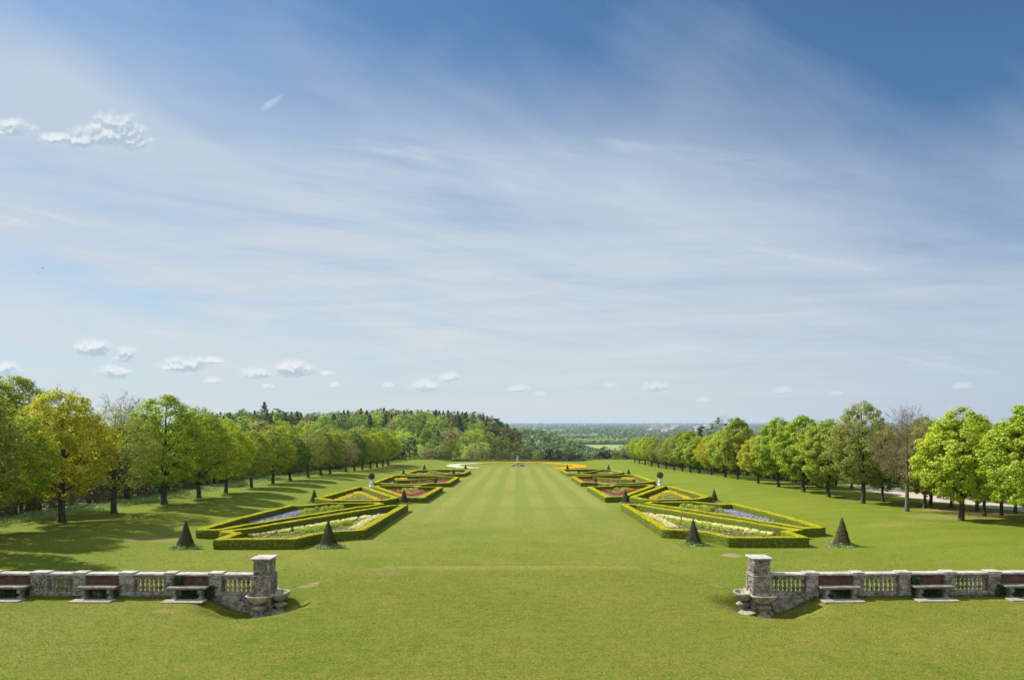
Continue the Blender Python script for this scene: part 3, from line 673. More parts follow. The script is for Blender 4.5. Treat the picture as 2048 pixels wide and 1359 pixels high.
# nearer trees and bushes closing the far end of the lawn
endt = [(690, 868, 338, DG, 'w', 'dark round bush'), (818, 873, 336, (.022, .040, .018), 'w', 'very dark round evergreen tree at far end of the left avenue'), (790, 885, 340, (.03, .05, .02), 'w', 'dark evergreen beside end of the left avenue'),
        (855, 895, 341, BR, 'w', 'brownish rounded bush right of the very dark evergreen'), (903, 872, 338, (.19, .22, .015), 'w', 'golden green round tree alone at the far lawn edge'), (880, 900, 339, (.05, .10, .015), 'w', 'dark green bush at foot of the golden green tree'),
        (945, 898, 342, BR, 'w', 'brown bush right of the golden green tree'), (972, 903, 341, (.12, .12, .05), 'w', 'low olive brown bush left of the statue'), (1003, 900, 343, (.13, .125, .05), 'w', 'tawny bush just left of the statue'),
        (1036, 903, 344, (.08, .11, .03), 'w', 'green bush directly behind the statue'), (1055, 908, 340, (.04, .07, .02), 'w', 'dark bush just right of the statue'), (1075, 899, 338, (.20, .24, .02), 'w', 'small bright yellow green tree right of the statue'),
        (1105, 897, 338, (.020, .035, .016), 'w', 'dark evergreen bush right of the yellow green tree'), (1090, 900, 342, (.03, .05, .02), 'w', 'dark bush behind the yellow green tree'), (1131, 890, 345, (.14, .17, .05), 'w', 'pale green tree between two dark evergreens'),
        (1152, 906, 336, (.022, .034, .016), 'w', 'low dark spreading evergreen at the lawn end'), (1185, 908, 342, (.11, .12, .06), 'w', 'low greyish bush under the view of the pasture'), (1210, 891, 337, (.018, .035, .018), 'w', 'dark pointed evergreen near end of right avenue'),
        (1236, 903, 338, (.13, .18, .03), 'w', 'light green bush beside the dark pointed evergreen'), (1262, 897, 334, (.02, .04, .02), 'w', 'dark evergreen where the right avenue ends'), (1245, 888, 352, BR, 'w', 'bare brown tree behind the end of the right avenue'), (1200, 903, 352, (.10, .12, .05), 'w', 'olive bush left behind the pointed evergreen'),
        (760, 888, 344, OL, 'w', 'olive tree closing the left avenue')]
for i, (px, ty, Y, colr, _, lab) in enumerate(endt):
    X = (px - VX) / F * Y + CAMX; g = gz1(X, Y); h = max(2.5, CAMZ + (HY - ty) / F * Y - g)
    wantw = {818: 1.05, 903: 1.15, 1152: 2.3, 1105: 1.35, 1075: .75, 1210: 1.25}.get(px, 1.35)
    pr_ = WOOD[(0, 2, 1)[i % 3]] if h > 7.5 else BUSH[i % 3]
    tree('lawn_end_tree', pr_, X, Y, h, 18 if h > 7.5 else 4, colr, lab if len(lab.split()) > 4 else 'dark round bush behind the left avenue near its far end', 'tree' if h > 7.5 else 'bush', 'trees closing the far end', i, wantw * (1 if h > 7.5 else .85))
# rough grass fringe at the far edge
n = 9000; x = rng.uniform(-75, 62, n); y = rng.uniform(333, 338, n); pos = np.stack([x, y, gz(x, y) + rng.uniform(0, .9, n)], 1)
V, Q = leaves(rng, pos, .7, np.tile([0, -1., .3], (n, 1)), .4); o = link('rough_grass', np_mesh('rough_grass', V, Q, M_leaf)); o.color = (.16, .16, .05, 1)
tag(o, 'tawny rough grass fringe along the far edge of the lawn', 'long grass', kind='stuff')

# distant wood masses (stuff)
def mass(name, pts, s0, per, color, label, sz=1.0):
    rng = np.random.default_rng(len(pts)); pts = np.asarray(pts); c = np.repeat(pts, per, axis=0); s = np.repeat(s0, per)
    o = rng.normal(size=(len(c), 3)); o[:, 2] = np.abs(o[:, 2]); o /= np.linalg.norm(o, axis=1)[:, None]
    pos = c + o * s[:, None] * np.array([1, 1, .95]) * rng.uniform(.75, 1, (len(c), 1))
    V, Q = leaves(rng, pos, s * sz, o, .55, .1, .85); ob = link(name, np_mesh(name, V, Q, M_leaf)); ob.color = color + (1,)
    tag(ob, label, 'woodland', kind='stuff'); return ob
rng = np.random.default_rng(21)
X = rng.uniform(-330, 165, 4200); Y = rng.uniform(760, 1130, 4200); k_ = gz(X, Y) > -51
X, Y = X[k_], Y[k_]; s = rng.uniform(4.5, 8.5, len(X)); Z = gz(X, Y) + s * .7
sel = rng.uniform(size=len(X)) < .5
mass('far_woodland', np.stack([X, Y, Z], 1)[sel], s[sel], 22, (.20, .26, .09), 'fresh green trees of the second wooded ridge, right of the near hill', .55)
mass('far_woodland', np.stack([X, Y, Z], 1)[~sel], s[~sel], 22, (.10, .15, .07), 'darker trees of the second wooded ridge, right of the near hill', .55)
# valley tree belts and the plain
N = 17000
Y = np.exp(rng.uniform(math.log(900), math.log(25000), N)); ux = rng.uniform(-.12, .72, N); X = ux * Y
from mathutils import noise as mn
nzv = np.array([mn.noise(Vector((a / 330., c_ / 300. * (1 if c_ < 3500 else .4), 0))) for a, c_ in zip(X, Y)])
keep = (nzv > np.where(Y < 3000, -.06, -.18)) & ~((X > 55) & (X < 340) & (Y > 1150) & (Y < 1780)) & (gz(X, Y) < -50) & ~((np.abs(X - 50) < 45) & (Y > 1150) & (Y < 1500))
X, Y = X[keep], Y[keep]; s = rng.uniform(6, 12, len(X)) * np.clip(Y / 4000, 1, 4) ** .45; Z = -53 + s * .45
g1 = rng.uniform(size=len(X))
for lo_, hi_, colr, lab in ((0, .45, (.16, .22, .095), 'lighter green trees spread over the distant plain'), (.45, .8, (.07, .11, .072), 'dark tree belts crossing the distant plain'), (.8, 1.01, (.15, .145, .09), 'brownish trees scattered over the distant plain')):
    q = (g1 >= lo_) & (g1 < hi_) & (Y < 6000); mass('plain_woodland', np.stack([X, Y, Z], 1)[q], s[q], 14, colr, lab + ' in the middle distance', .8)
    q = (g1 >= lo_) & (g1 < hi_) & (Y >= 6000); mass('plain_woodland', np.stack([X, Y, Z], 1)[q], s[q], 6, colr, lab + ' near the horizon', 1.2)
# belt above the pasture
X = rng.uniform(40, 460, 700); Y = 1800 + rng.uniform(0, 130, 700) + .05 * X; s = rng.uniform(6, 11, 700); mass('tree_belt', np.stack([X, Y, np.full(700, -49.)], 1), s, 20, (.24, .32, .10), 'long tree belt behind the bright pasture in the valley', .6)
X = rng.uniform(20, 250, 420); Y = rng.uniform(380, 900, 420); ok_ = gz(X, Y) < -44; X, Y = X[ok_], Y[ok_]; s = rng.uniform(4, 7, len(X))
mass('valley_woodland', np.stack([X, Y, gz(X, Y) + s * .6], 1), s, 24, (.34, .42, .14), 'pale green trees in the valley just below the lawn end', .5)
# far town houses, scattered groups near the right avenue
def house(i, X, Y, s):
    t = empty('house', (X, Y, -53), i * .7); tag(t, 'pale far-off house of the town on the plain, %s from the left' % ordw(i + 1), 'house', 'houses of the distant town')
    a, c, h = 10 * s, 14 * s, 8 * s
    V = [(-c, -a, 0), (c, -a, 0), (c, a, 0), (-c, a, 0), (-c, -a, h), (c, -a, h), (c, a, h), (-c, a, h), (-c, 0, h + 5 * s), (c, 0, h + 5 * s)]
    me = bpy.data.meshes.new('house_wall'); me.from_pydata(V, [], [(0, 1, 5, 4), (1, 2, 6, 5), (2, 3, 7, 6), (3, 0, 4, 7), (5, 6, 9), (7, 4, 8)]); me.materials.append(M_wall); link('wall', me, t)
    e = .6
    V = [(-c - e, -a - e, h - .4), (c + e, -a - e, h - .4), (c + e, 0, h + 5 * s + .15), (-c - e, 0, h + 5 * s + .15), (c + e, a + e, h - .4), (-c - e, a + e, h - .4)]
    me = bpy.data.meshes.new('house_roof'); me.from_pydata(V, [], [(0, 1, 2, 3), (3, 2, 4, 5)]); me.materials.append(M_roof); link('roof', me, t)
hs = []
for i in range(34):
    px = rnd.choice([rnd.gauss(1385, 30), rnd.gauss(1330, 14), rnd.gauss(1450, 40), rnd.uniform(1100, 1300)]); py = rnd.uniform(852, 863) if px > 1300 else rnd.uniform(849, 858)
    D = 56 * F / (py - HY); hs.append(((px - VX) / F * D, D, (.8 + .8 * rnd.random()) * (1 + D / 9000)))
for i, q in enumerate(sorted(hs, key=lambda q: q[0] / q[1])): house(i, *q)

# ------------------------------------------------------------------ hedges
def offset_ring(pts, d, closed=True):
    pts = np.asarray(pts, float); n = len(pts); out_ = []
    for i in range(n):
        p = pts[i]; a = pts[(i - 1) % n]; c = pts[(i + 1) % n]
        if not closed and i == 0: a = p - (c - p)
        if not closed and i == n - 1: c = p + (p - a)
        d1 = (p - a) / (np.linalg.norm(p - a) + 1e-9); d2 = (c - p) / (np.linalg.norm(c - p) + 1e-9)
        n1 = np.array([d1[1], -d1[0]]); n2 = np.array([d2[1], -d2[0]]); m = n1 + n2; m /= np.linalg.norm(m) + 1e-9
        k = 1 / max(.45, float(np.dot(m, n1))); out_.append(p + m * d * k)
    return np.array(out_)
def hedge_mesh(name, pts, wd=.8, ht=.85, closed=True, seed=0, dens=55, lsize=.085):
    rng = np.random.default_rng(seed); pts = np.asarray(pts, float)
    # corners kept, long sides cut into short lengths
    L_ = offset_ring(pts, -wd / 2, closed); R_ = offset_ring(pts, wd / 2, closed); n = len(pts)
    A = []; B = []
    for i in range(n if closed else n - 1):
        j = (i + 1) % n; m = max(1, int(np.linalg.norm(pts[j] - pts[i]) / .6))
        for k in range(m): A.append(L_[i] + (L_[j] - L_[i]) * k / m); B.append(R_[i] + (R_[j] - R_[i]) * k / m)
    if not closed: A.append(L_[-1]); B.append(R_[-1])
    A = np.array(A); B = np.array(B); N_ = len(A); rows = []
    sec = [(0, 0), (0, .33), (0, .66), (0.0, .97), (.06, 1.0), (.35, 1.0), (.65, 1.0), (.94, 1.0), (1, .97), (1, .66), (1, .33), (1, 0)]
    for (s, t) in sec:
        p = A + (B - A) * s; z = gz(p[:, 0], p[:, 1]); jit = rng.normal(size=(N_, 3)) * .014; wv = np.array([mn.noise(Vector((a * .5, c * .5, 3.3 + seed))) for a, c in A]) * .045; jit[:, 2] += wv * t; jit[:, 0] += wv * .5; jit[:, 1] += wv * .5
        rows.append(np.stack([p[:, 0] + jit[:, 0], p[:, 1] + jit[:, 1], z + t * ht + jit[:, 2] * (t > 0) - .03 * (t == 0)], 1))
    G = np.stack(rows, 1); K = len(sec); V = G.reshape(-1, 3); Q = []
    m = N_ if closed else N_ - 1
    for i in range(m):
        j = (i + 1) % N_
        for k in range(K - 1): Q.append((i * K + k, i * K + k + 1, j * K + k + 1, j * K + k))
    Q = np.array(Q)
    if not closed:
        e = [(k, k + 1, K - 2 - k, K - 1 - k) for k in range(K // 2 - 1)]; Q = np.concatenate([Q, np.array(e), np.array(e)[:, ::-1] + (N_ - 1) * K])
    # leaf skin: new growth massed on top, which also paints sunlit tops, shaded sides
    p0, p1, p2, p3 = V[Q[:, 0]], V[Q[:, 1]], V[Q[:, 2]], V[Q[:, 3]]
    cr = np.cross(p2 - p0, p3 - p1); ar = np.linalg.norm(cr, axis=1) / 2; nn = cr / (2 * ar[:, None] + 1e-9)
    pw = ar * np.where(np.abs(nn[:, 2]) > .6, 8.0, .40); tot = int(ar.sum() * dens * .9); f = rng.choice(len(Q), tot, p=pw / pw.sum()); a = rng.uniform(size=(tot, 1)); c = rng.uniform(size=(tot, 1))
    pos = (p0[f] * (1 - a) + p1[f] * a) * (1 - c) + (p3[f] * (1 - a) + p2[f] * a) * c
    cen = G.mean(axis=1)[np.minimum(Q[f, 0] // K, N_ - 1)]; o = nn[f]; flip = np.sum((pos - cen) * o, axis=1) < 0; o = np.where(flip[:, None], -o, o)
    pos = pos + o * rng.uniform(-.01, .025, (tot, 1))
    V2, Q2 = leaves(rng, pos, lsize, o, .72, .0, .75)
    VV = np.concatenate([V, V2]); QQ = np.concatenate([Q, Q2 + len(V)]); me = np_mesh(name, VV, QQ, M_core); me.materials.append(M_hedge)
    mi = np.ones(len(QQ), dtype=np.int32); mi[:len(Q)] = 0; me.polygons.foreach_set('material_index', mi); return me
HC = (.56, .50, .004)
def rings_world(pxs_, h=.85): return [P(a, c, h) for a, c in pxs_]
beds = {
 'A': ('nearest bed with cream flowers', [(440, 1076.5), (520, 1076.5), (588, 1076), (622, 1068), (652, 1063.5), (684, 1060.5), (722, 1058.4), (809, 1008.8), (780, 1010), (752, 1014.5), (600, 1038.5), (513, 1052.7), (449, 1060.8), (475, 1065)]),
 'B': ('second bed with blue flowers', [(403, 1056.3), (472, 1035.7), (583.4, 1008.3), (604, 1009.4), (658, 1005.2), (752, 1004.3), (762, 1007.2), (705, 1015.4), (600, 1031), (513, 1044.6), (437, 1057.2)]),
 'C': ('triangular bed with yellow flowers', [(636, 994.4), (718, 973.2), (727, 973.0), (792, 994.4), (764, 999.6), (752, 1000.2), (668, 999.5)]),
 'D': ('bed with a red flower chevron', [(750.5, 972.0), (812, 993.0), (843, 993.8), (880.6, 973.3), (838, 972.6), (832, 970.4), (760, 970.3)]),
 'E': ('long bed with orange and red planting', [(749, 964.5), (788, 951.2), (802, 950.6), (877, 951.4), (914.5, 953.2), (894.6, 965), (862, 965.4), (842, 968.2), (776, 966.2)]),
 'F': ('farthest hedged bed', [(812.6, 945.2), (835, 939.4), (866, 938.4), (931, 938.8), (938, 940), (925, 946.3), (878, 949.2), (837, 948.6)]),
}
extra = [('E', [(790, 960.4), (830, 957.8), (872, 954.6)]), ('F', [(858, 939.6), (880, 943.4), (899, 946.3)])]
for side in ('left', 'right'):
    for bi, (k_, (txt, pl)) in enumerate(beds.items()):
        pts = rings_world(pl)
        if side == 'right': pts = [mirr(p) for p in pts][::-1]
        dn = {'A': 420, 'B': 400, 'C': 240, 'D': 220}.get(k_, 110); ls = {'A': .056, 'B': .056, 'C': .075, 'D': .075}.get(k_, .11)
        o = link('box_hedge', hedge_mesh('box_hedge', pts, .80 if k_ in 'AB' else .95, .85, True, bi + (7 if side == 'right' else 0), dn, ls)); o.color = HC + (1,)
        tag(o, 'clipped box hedge round the %s, %s of the lawn' % (txt, side), 'hedge', 'clipped hedges of the parterre')
    for bi, (k_, pl) in enumerate(extra):
        pts = rings_world(pl)
        if side == 'right': pts = [mirr(p) for p in pts][::-1]
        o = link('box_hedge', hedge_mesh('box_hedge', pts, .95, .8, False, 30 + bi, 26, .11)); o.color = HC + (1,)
        tag(o, 'slanting hedge inside the %s, %s of the lawn' % (beds[k_][0], side), 'hedge', 'clipped hedges of the parterre')
    # soil inside the rings
    for k_, (txt, pl) in beds.items():
        pts = rings_world(pl)
        if side == 'right': pts = [mirr(p) for p in pts]
        me = bpy.data.meshes.new('soil'); bm = bmesh.new(); f_ = bm.faces.new([bm.verts.new((x, y, gz1(x, y) + .02)) for x, y in pts]); bmesh.ops.triangulate(bm, faces=[f_]); bmesh.ops.recalc_face_normals(bm, faces=bm.faces)
        bm.to_mesh(me); me.materials.append(M_soil); tag(link('soil_bed', me), kind='structure')

# ------------------------------------------------------------------ plantings
def strip(name, pl, wd, ht, n, color, label, seed, side, ls=.13, cat='flowers', clump=0, h0=0.0):
    pts = [P(q[0], q[1], ht * .6) for q in pl]
    if side == 'right': pts = [mirr(p) for p in pts]
    pts = np.array(pts); rng = np.random.default_rng(seed)
    seg = np.linalg.norm(np.diff(pts, axis=0), axis=1); cum = np.concatenate([[0], np.cumsum(seg)])
    if clump:
        m = clump; t = rng.uniform(0, cum[-1], m); o = rng.uniform(-1, 1, m) * wd / 2; i = np.clip(np.searchsorted(cum, t) - 1, 0, len(seg) - 1)
        d = (pts[i + 1] - pts[i]) / seg[i][:, None]; c = pts[i] + d * (t - cum[i])[:, None] + np.stack([d[:, 1], -d[:, 0]], 1) * o[:, None]
        r = rng.uniform(.25, .55, m); per = n // m; c = np.repeat(c, per, axis=0); r = np.repeat(r, per); q = rng.normal(size=(len(c), 3)); q /= np.linalg.norm(q, axis=1)[:, None]
        pos = np.stack([c[:, 0] + q[:, 0] * r, c[:, 1] + q[:, 1] * r, gz(c[:, 0], c[:, 1]) + ht * .45 + q[:, 2] * ht * .5], 1)
    else:
        t = rng.uniform(0, cum[-1], n); o = rng.uniform(-1, 1, n) * wd / 2; i = np.clip(np.searchsorted(cum, t) - 1, 0, len(seg) - 1)
        d = (pts[i + 1] - pts[i]) / seg[i][:, None]; c = pts[i] + d * (t - cum[i])[:, None] + np.stack([d[:, 1], -d[:, 0]], 1) * o[:, None]
        keep = np.array([mn.noise(Vector((a * 2.2, b2 * 2.2, seed))) for a, b2 in c]) > -.08; c = c[keep]
        pos = np.stack([c[:, 0], c[:, 1], gz(c[:, 0], c[:, 1]) + h0 + ht * rng.uniform(.25, 1, len(c))], 1)
    V, Q = leaves(rng, pos, ls, np.tile([0, 0, 1.], (len(pos), 1)), .35, .3, .8); ob = link(name, np_mesh(name, V, Q, M_flower)); ob.color = color + (1,)
    tag(ob, label + (', left garden' if side == 'left' else ', right garden'), cat, kind='stuff')
CREAM = (.86, .80, .50); PINKC = (.80, .70, .52); BLUE = (.36, .35, .68); YEL = (.85, .62, .02); RED = (.36, .07, .02); PEACH = (.55, .30, .14); LG = (.40, .46, .06); GRG = (.24, .26, .10)
sd_ = 300
for side in ('left', 'right'):
    A = [
     ('cream_flowers', [(500, 1070), (629, 1050), (738, 1031)], .9, .34, 9500, CREAM, 'long row of cream flowers in the nearest bed', .13),
     ('cream_flowers', [(764, 1026.5), (735, 1039), (706, 1056)], 1.0, .22, 3800, PINKC, 'pinkish cream flowers along the inner hedge of nearest bed', .12),
     ('planting', [(560, 1073), (629, 1062), (700, 1048)], 1.8, .16, 1600, GRG, 'sparse grey green seedlings on bare soil of nearest bed', .12),
     ('bed_grass', [(700, 1055), (745, 1036)], 2.4, .06, 9000, (.34, .40, .05), 'bright grass wedge in the nearest bed', .14),
     ('bed_grass', [(505, 1074), (600, 1063), (690, 1046)], .8, .12, 5200, (.36, .42, .06), 'light green edging inside the nearest bed', .14),
     ('blue_flowers', [(512, 1044), (545, 1036), (606, 1020)], 2.0, .26, 9000, BLUE, 'band of blue flowers in the second bed', .13),
     ('blue_flowers', [(664, 1014), (712, 1011.5)], 1.0, .26, 1100, (.42, .44, .66), 'pale blue flowers at the far end of second bed', .13),
     ('yellow_flowers', [(674, 999.0), (718, 983.5), (753, 998)], .95, .5, 3600, YEL, 'yellow flower chevron in triangular bed', .15),
     ('planting', [(700, 996), (718, 988), (738, 996)], 2.2, .5, 2200, (.36, .38, .05), 'green shrubby planting inside the yellow chevron', .17),
     ('red_flowers', [(774, 977), (822, 990.0), (862, 978)], 1.2, .30, 2000, RED, 'red flower chevron', .17),
     ('peach_flowers', [(792, 978.5), (824, 986.5), (848, 979)], .9, .35, 1000, PEACH, 'peach coloured line inside the red chevron', .17),
     ('red_flowers', [(878, 961.5), (904, 957.5)], 2.6, .35, 1000, RED, 'red flower patch at the inner end of long bed', .2),
     ('orange_flowers', [(812, 964), (862, 961)], 2.4, .5, 1700, (.34, .20, .03), 'mixed orange and olive planting of long bed', .2),
     ('yellow_flowers', [(792, 958.5), (812, 956.5)], 1.5, .5, 700, YEL, 'short yellow flower row in long bed', .22),
     ('pale_flowers', [(828, 945.6), (838, 945.2)], 2.8, .35, 500, (.62, .62, .62), 'pale flower patch in the farthest hedged bed', .25),
     ('pale_flowers', [(905, 944.6), (920, 943.8)], 2.8, .3, 700, (.52, .46, .34), 'beige flower patch at inner end of farthest hedged bed', .25),
     ('planting', [(850, 945.6), (885, 946.4)], 3.2, .4, 1200, LG, 'yellow green planting filling the farthest hedged bed', .25),
    ]
    for (nm, pl, wd, ht, n, col_, lab, ls) in A:
        sd_ += 1; strip(nm, pl, wd, ht, n, col_, lab, sd_, side, ls)
    B = [('rose_bushes', [(600, 1024), (640, 1018), (690, 1013)], 1.6, 1.0, 4500, LG, 'loose yellow green bushes in the second bed', 26), ('rose_bushes', [(604, 1023), (650, 1018), (684, 1014)], 1.6, .8, 2000, (.20, .15, .07), 'brownish bare bushes in the second bed', 14),
         ('rose_bushes', [(600, 1060), (660, 1049), (705, 1041)], .9, .6, 2600, LG, 'row of small yellow green bushes on soil of nearest bed', 22),
         ('planting', [(800, 979), (832, 978)], 3.5, .75, 2600, (.42, .38, .10), 'olive yellow bushes inside the red chevron', 20), ('planting', [(818, 983), (830, 984)], 2.2, .3, 800, (.22, .17, .12), 'brown ground planting in middle of the red chevron', 12)]
    for (nm, pl, wd, ht, n, col_, lab, cl) in B:
        sd_ += 1; strip(nm, pl, wd, ht, n, col_, lab, sd_, side, .13, 'bushes', cl)
rng = np.random.default_rng(88)
n = 190000; x = rng.uniform(-26, 26, n); y = 16.5 + 17.5 * rng.uniform(0, 1, n) ** 1.0; k_ = (np.abs(x) < y * .78 + 1) & (gz(x, y) > -.66) & ~((np.abs(x) > 9.3) & (y > 26.7)); x, y = x[k_], y[k_]
pos = np.stack([x, y, gz(x, y) + rng.uniform(.004, .022, len(x))], 1); V, Q = leaves(rng, pos, .05, np.tile([0, 0, 1.], (len(x), 1)), .35, .2, .3)
o = link('grass', np_mesh('grass', V, Q, M_flower)); o.color = (.225, .238, .035, 1); tag(o, 'short blades of turf on the near terrace lawn', 'grass', kind='stuff')
n = 150000; y = 34 + 62 * rng.uniform(0, 1, n) ** 1.5; x = rng.uniform(-1, 1, n) * np.minimum(44, y * .78); pos = np.stack([x, y, gz(x, y) + rng.uniform(.004, .03, n)], 1); V, Q = leaves(rng, pos, .085, np.tile([0, 0, 1.], (n, 1)), .35, .2, .35)
o = link('grass', np_mesh('grass', V, Q, M_flower)); o.color = (.235, .25, .045, 1); tag(o, 'short blades of turf on the lower lawn around the hedged beds', 'grass', kind='stuff')
# rough tufts along the wall foot
pp = []
for s_, O_ in ((-1, (-10.27, 27.12, -.018)), (1, (10.35, 27.14, .034))):
    t_ = rng.uniform(.9, 12.5, 5200); q_ = -np.abs(rng.normal(size=5200)) * .07 - .0; c_, d_ = math.cos(O_[2]), math.sin(O_[2]); pp.append(np.stack([O_[0] + s_ * t_ * c_ - q_ * d_, O_[1] + s_ * t_ * d_ + q_ * c_], 1))
pp = np.concatenate(pp); pos = np.stack([pp[:, 0], pp[:, 1], gz(pp[:, 0], pp[:, 1]) + rng.uniform(.0, .09, len(pp)) * rng.uniform(0, 1, len(pp))], 1); V, Q = leaves(rng, pos, .075, np.tile([0, -1, .0], (len(pp), 1)), .5, .1, .4)
o = link('grass', np_mesh('grass', V, Q, M_flower)); o.color = (.13, .17, .035, 1); tag(o, 'longer unmown grass along the foot of the balustrades', 'grass', kind='stuff')
# horseshoe flower ribbon at the far end, lying on the open lawn
def ribbon_flowers(name, pl, wd, color, label, n, seed):
    pts = [P(*q) for q in pl]; rng = np.random.default_rng(seed); pts = np.array(pts)
    seg = np.linalg.norm(np.diff(pts, axis=0), axis=1); cum = np.concatenate([[0], np.cumsum(seg)]); t = rng.uniform(0, cum[-1], n); o = rng.uniform(-1, 1, n) * wd / 2
    i = np.clip(np.searchsorted(cum, t) - 1, 0, len(seg) - 1); d = (pts[i + 1] - pts[i]) / seg[i][:, None]; c = pts[i] + d * (t - cum[i])[:, None] + np.stack([d[:, 1], -d[:, 0]], 1) * o[:, None]
    pos = np.stack([c[:, 0], c[:, 1], gz(c[:, 0], c[:, 1]) + rng.uniform(.08, .32, n)], 1)
    V, Q = leaves(rng, pos, .32, np.tile([0, 0, 1.], (n, 1)), .5, .3, .85); ob = link(name, np_mesh(name, V, Q, M_flower)); ob.color = color + (1,); tag(ob, label, 'flowers', kind='stuff')
ribbon_flowers('white_flowers', [(951, 936.6), (928, 935.6), (912, 933.6), (904, 931.4), (914, 929.2), (932, 928), (953, 927.3)], 4.4, (.78, .78, .76), 'white flowers of the curved ribbon bed at the far left of lawn end', 9000, 501)
ribbon_flowers('orange_flowers', [(953, 927.3), (990, 926.2), (1041, 925.7), (1090, 926.4)], 5.0, (.62, .38, .05), 'dull orange flowers of the long ribbon bed behind the statue', 9000, 502)
ribbon_flowers('yellow_flowers', [(1090, 926.4), (1116, 927.8), (1145, 929.6), (1163, 932.2), (1156, 934.4), (1140, 936), (1113, 938.2)], 5.0, (.80, .50, .01), 'deep yellow flowers of the curved ribbon bed at the far right', 11000, 503)

# ------------------------------------------------------------------ topiary pyramids
def pyramid_mesh(seed):
    rng = np.random.default_rng(seed); H = 2.35; a = .80; V = []; Q = []; n = 9
    for k in range(n + 1):
        t = k / n; r = a * (1 - t) ** 1.03 + .035; c = r * .985
        ring = [(r, 0), (c / 2, c / 2), (0, r), (-c / 2, c / 2), (-r, 0), (-c / 2, -c / 2), (0, -r), (c / 2, -c / 2)]
        for (x, y) in ring: V.append((x + rng.normal() * .01, y + rng.normal() * .01, t * H))
    for k in range(n):
        for j in range(8): Q.append((k * 8 + j, k * 8 + (j + 1) % 8, (k + 1) * 8 + (j + 1) % 8, (k + 1) * 8 + j))
    V = np.array(V); Q = np.array(Q); p0, p1, p2, p3 = V[Q[:, 0]], V[Q[:, 1]], V[Q[:, 2]], V[Q[:, 3]]; cr = np.cross(p2 - p0, p3 - p1); ar = np.linalg.norm(cr, axis=1) / 2; nn = cr / (2 * ar[:, None])
    tot = 2600; f = rng.choice(len(Q), tot, p=ar / ar.sum()); u_ = rng.uniform(size=(tot, 1)); w_ = rng.uniform(size=(tot, 1))
    pos = (p0[f] * (1 - u_) + p1[f] * u_) * (1 - w_) + (p3[f] * (1 - u_) + p2[f] * u_) * w_ + nn[f] * rng.uniform(-.01, .06, (tot, 1))
    V2, Q2 = leaves(rng, pos, .075, nn[f], .6, 0, .5); return np_mesh('pyramid_foliage', np.concatenate([V, V2]), np.concatenate([Q, Q2 + len(V)]), M_hedge)
PY = [pyramid_mesh(1), pyramid_mesh(2)]
rng = np.random.default_rng(55); n = 1500; th = rng.uniform(0, 6.28, n); r = .35 + rng.uniform(0, 1, n) ** .6 * .95 * (1 + .15 * np.sin(5 * th)); pos = np.stack([r * np.cos(th), r * np.sin(th), rng.uniform(.02, .42, n) * np.clip(1.5 - r, .25, 1)], 1)
V, Q = leaves(rng, pos, .15, np.stack([np.cos(th), np.sin(th), np.full(n, .6)], 1), .4, .2, .45); RINGM = np_mesh('ground_plants', V, Q, M_flower)
cones = [(371, 1094.5, 55), (657, 1093.5, 54), (628.5, 1005, 27.5), (807.5, 1006.5, 29), (807.3, 949, 11), (870.6, 970, 16), (848.7, 938.6, 11), (907.5, 950.5, 13.5), (931, 938, 10.5),
         (1684, 1090, 57), (1387, 1089, 52), (1428, 1002.5, 25), (1251, 1006.5, 29), (1135, 939, 11), (1157, 950.2, 13), (1191.4, 968.5, 16), (1217, 938.6, 11), (1257, 949, 12)]
clab = ['at the near outer corner of the left garden', 'in front of the cream flower bed of the left garden', 'outside the blue and triangular beds of the left garden', 'at the lawn corner between cream and red beds, left garden',
        'outside the long orange bed, left garden', 'at the lawn corner of red chevron bed, left garden', 'outermost of the farthest left ones', 'at the lawn corner between long bed and farthest bed, left garden', 'against the white flower ribbon at the far left',
        'at the near outer corner of the right garden', 'in front of the cream flower bed of the right garden', 'outside the blue and triangular beds of the right garden', 'at the lawn corner between cream and red beds, right garden',
        'against the yellow flower ribbon at far right', 'at the lawn corner between long bed and farthest bed, right garden', 'at the lawn corner of red chevron bed, right garden', 'outermost of the farthest right ones', 'outside the long orange bed, right garden']
for i, (px, py, hp) in enumerate(cones):
    x, y = P(px, py); h = hp / F * y; s = h / 2.35
    t = empty('topiary_pyramid', (x, y, gz1(x, y)), .12 * math.sin(i * 2.1) + .08); t.scale = (s * 1.0, s * 1.0, s); t.rotation_euler[0] = .018 * math.sin(i * 3.7); t.rotation_euler[1] = .018 * math.cos(i * 2.3)
    tag(t, 'clipped dark yew pyramid ' + clab[i], 'topiary', 'yew pyramids of the parterre')
    o = link('pyramid_foliage', PY[i % 2], t); o.color = (.044, .046, .011, 1) if i != 9 else (.065, .046, .013, 1)
    o = link('ground_plants', RINGM, t); o.color = (.24, .32, .14, 1); o.rotation_euler = (0, 0, i * .9)

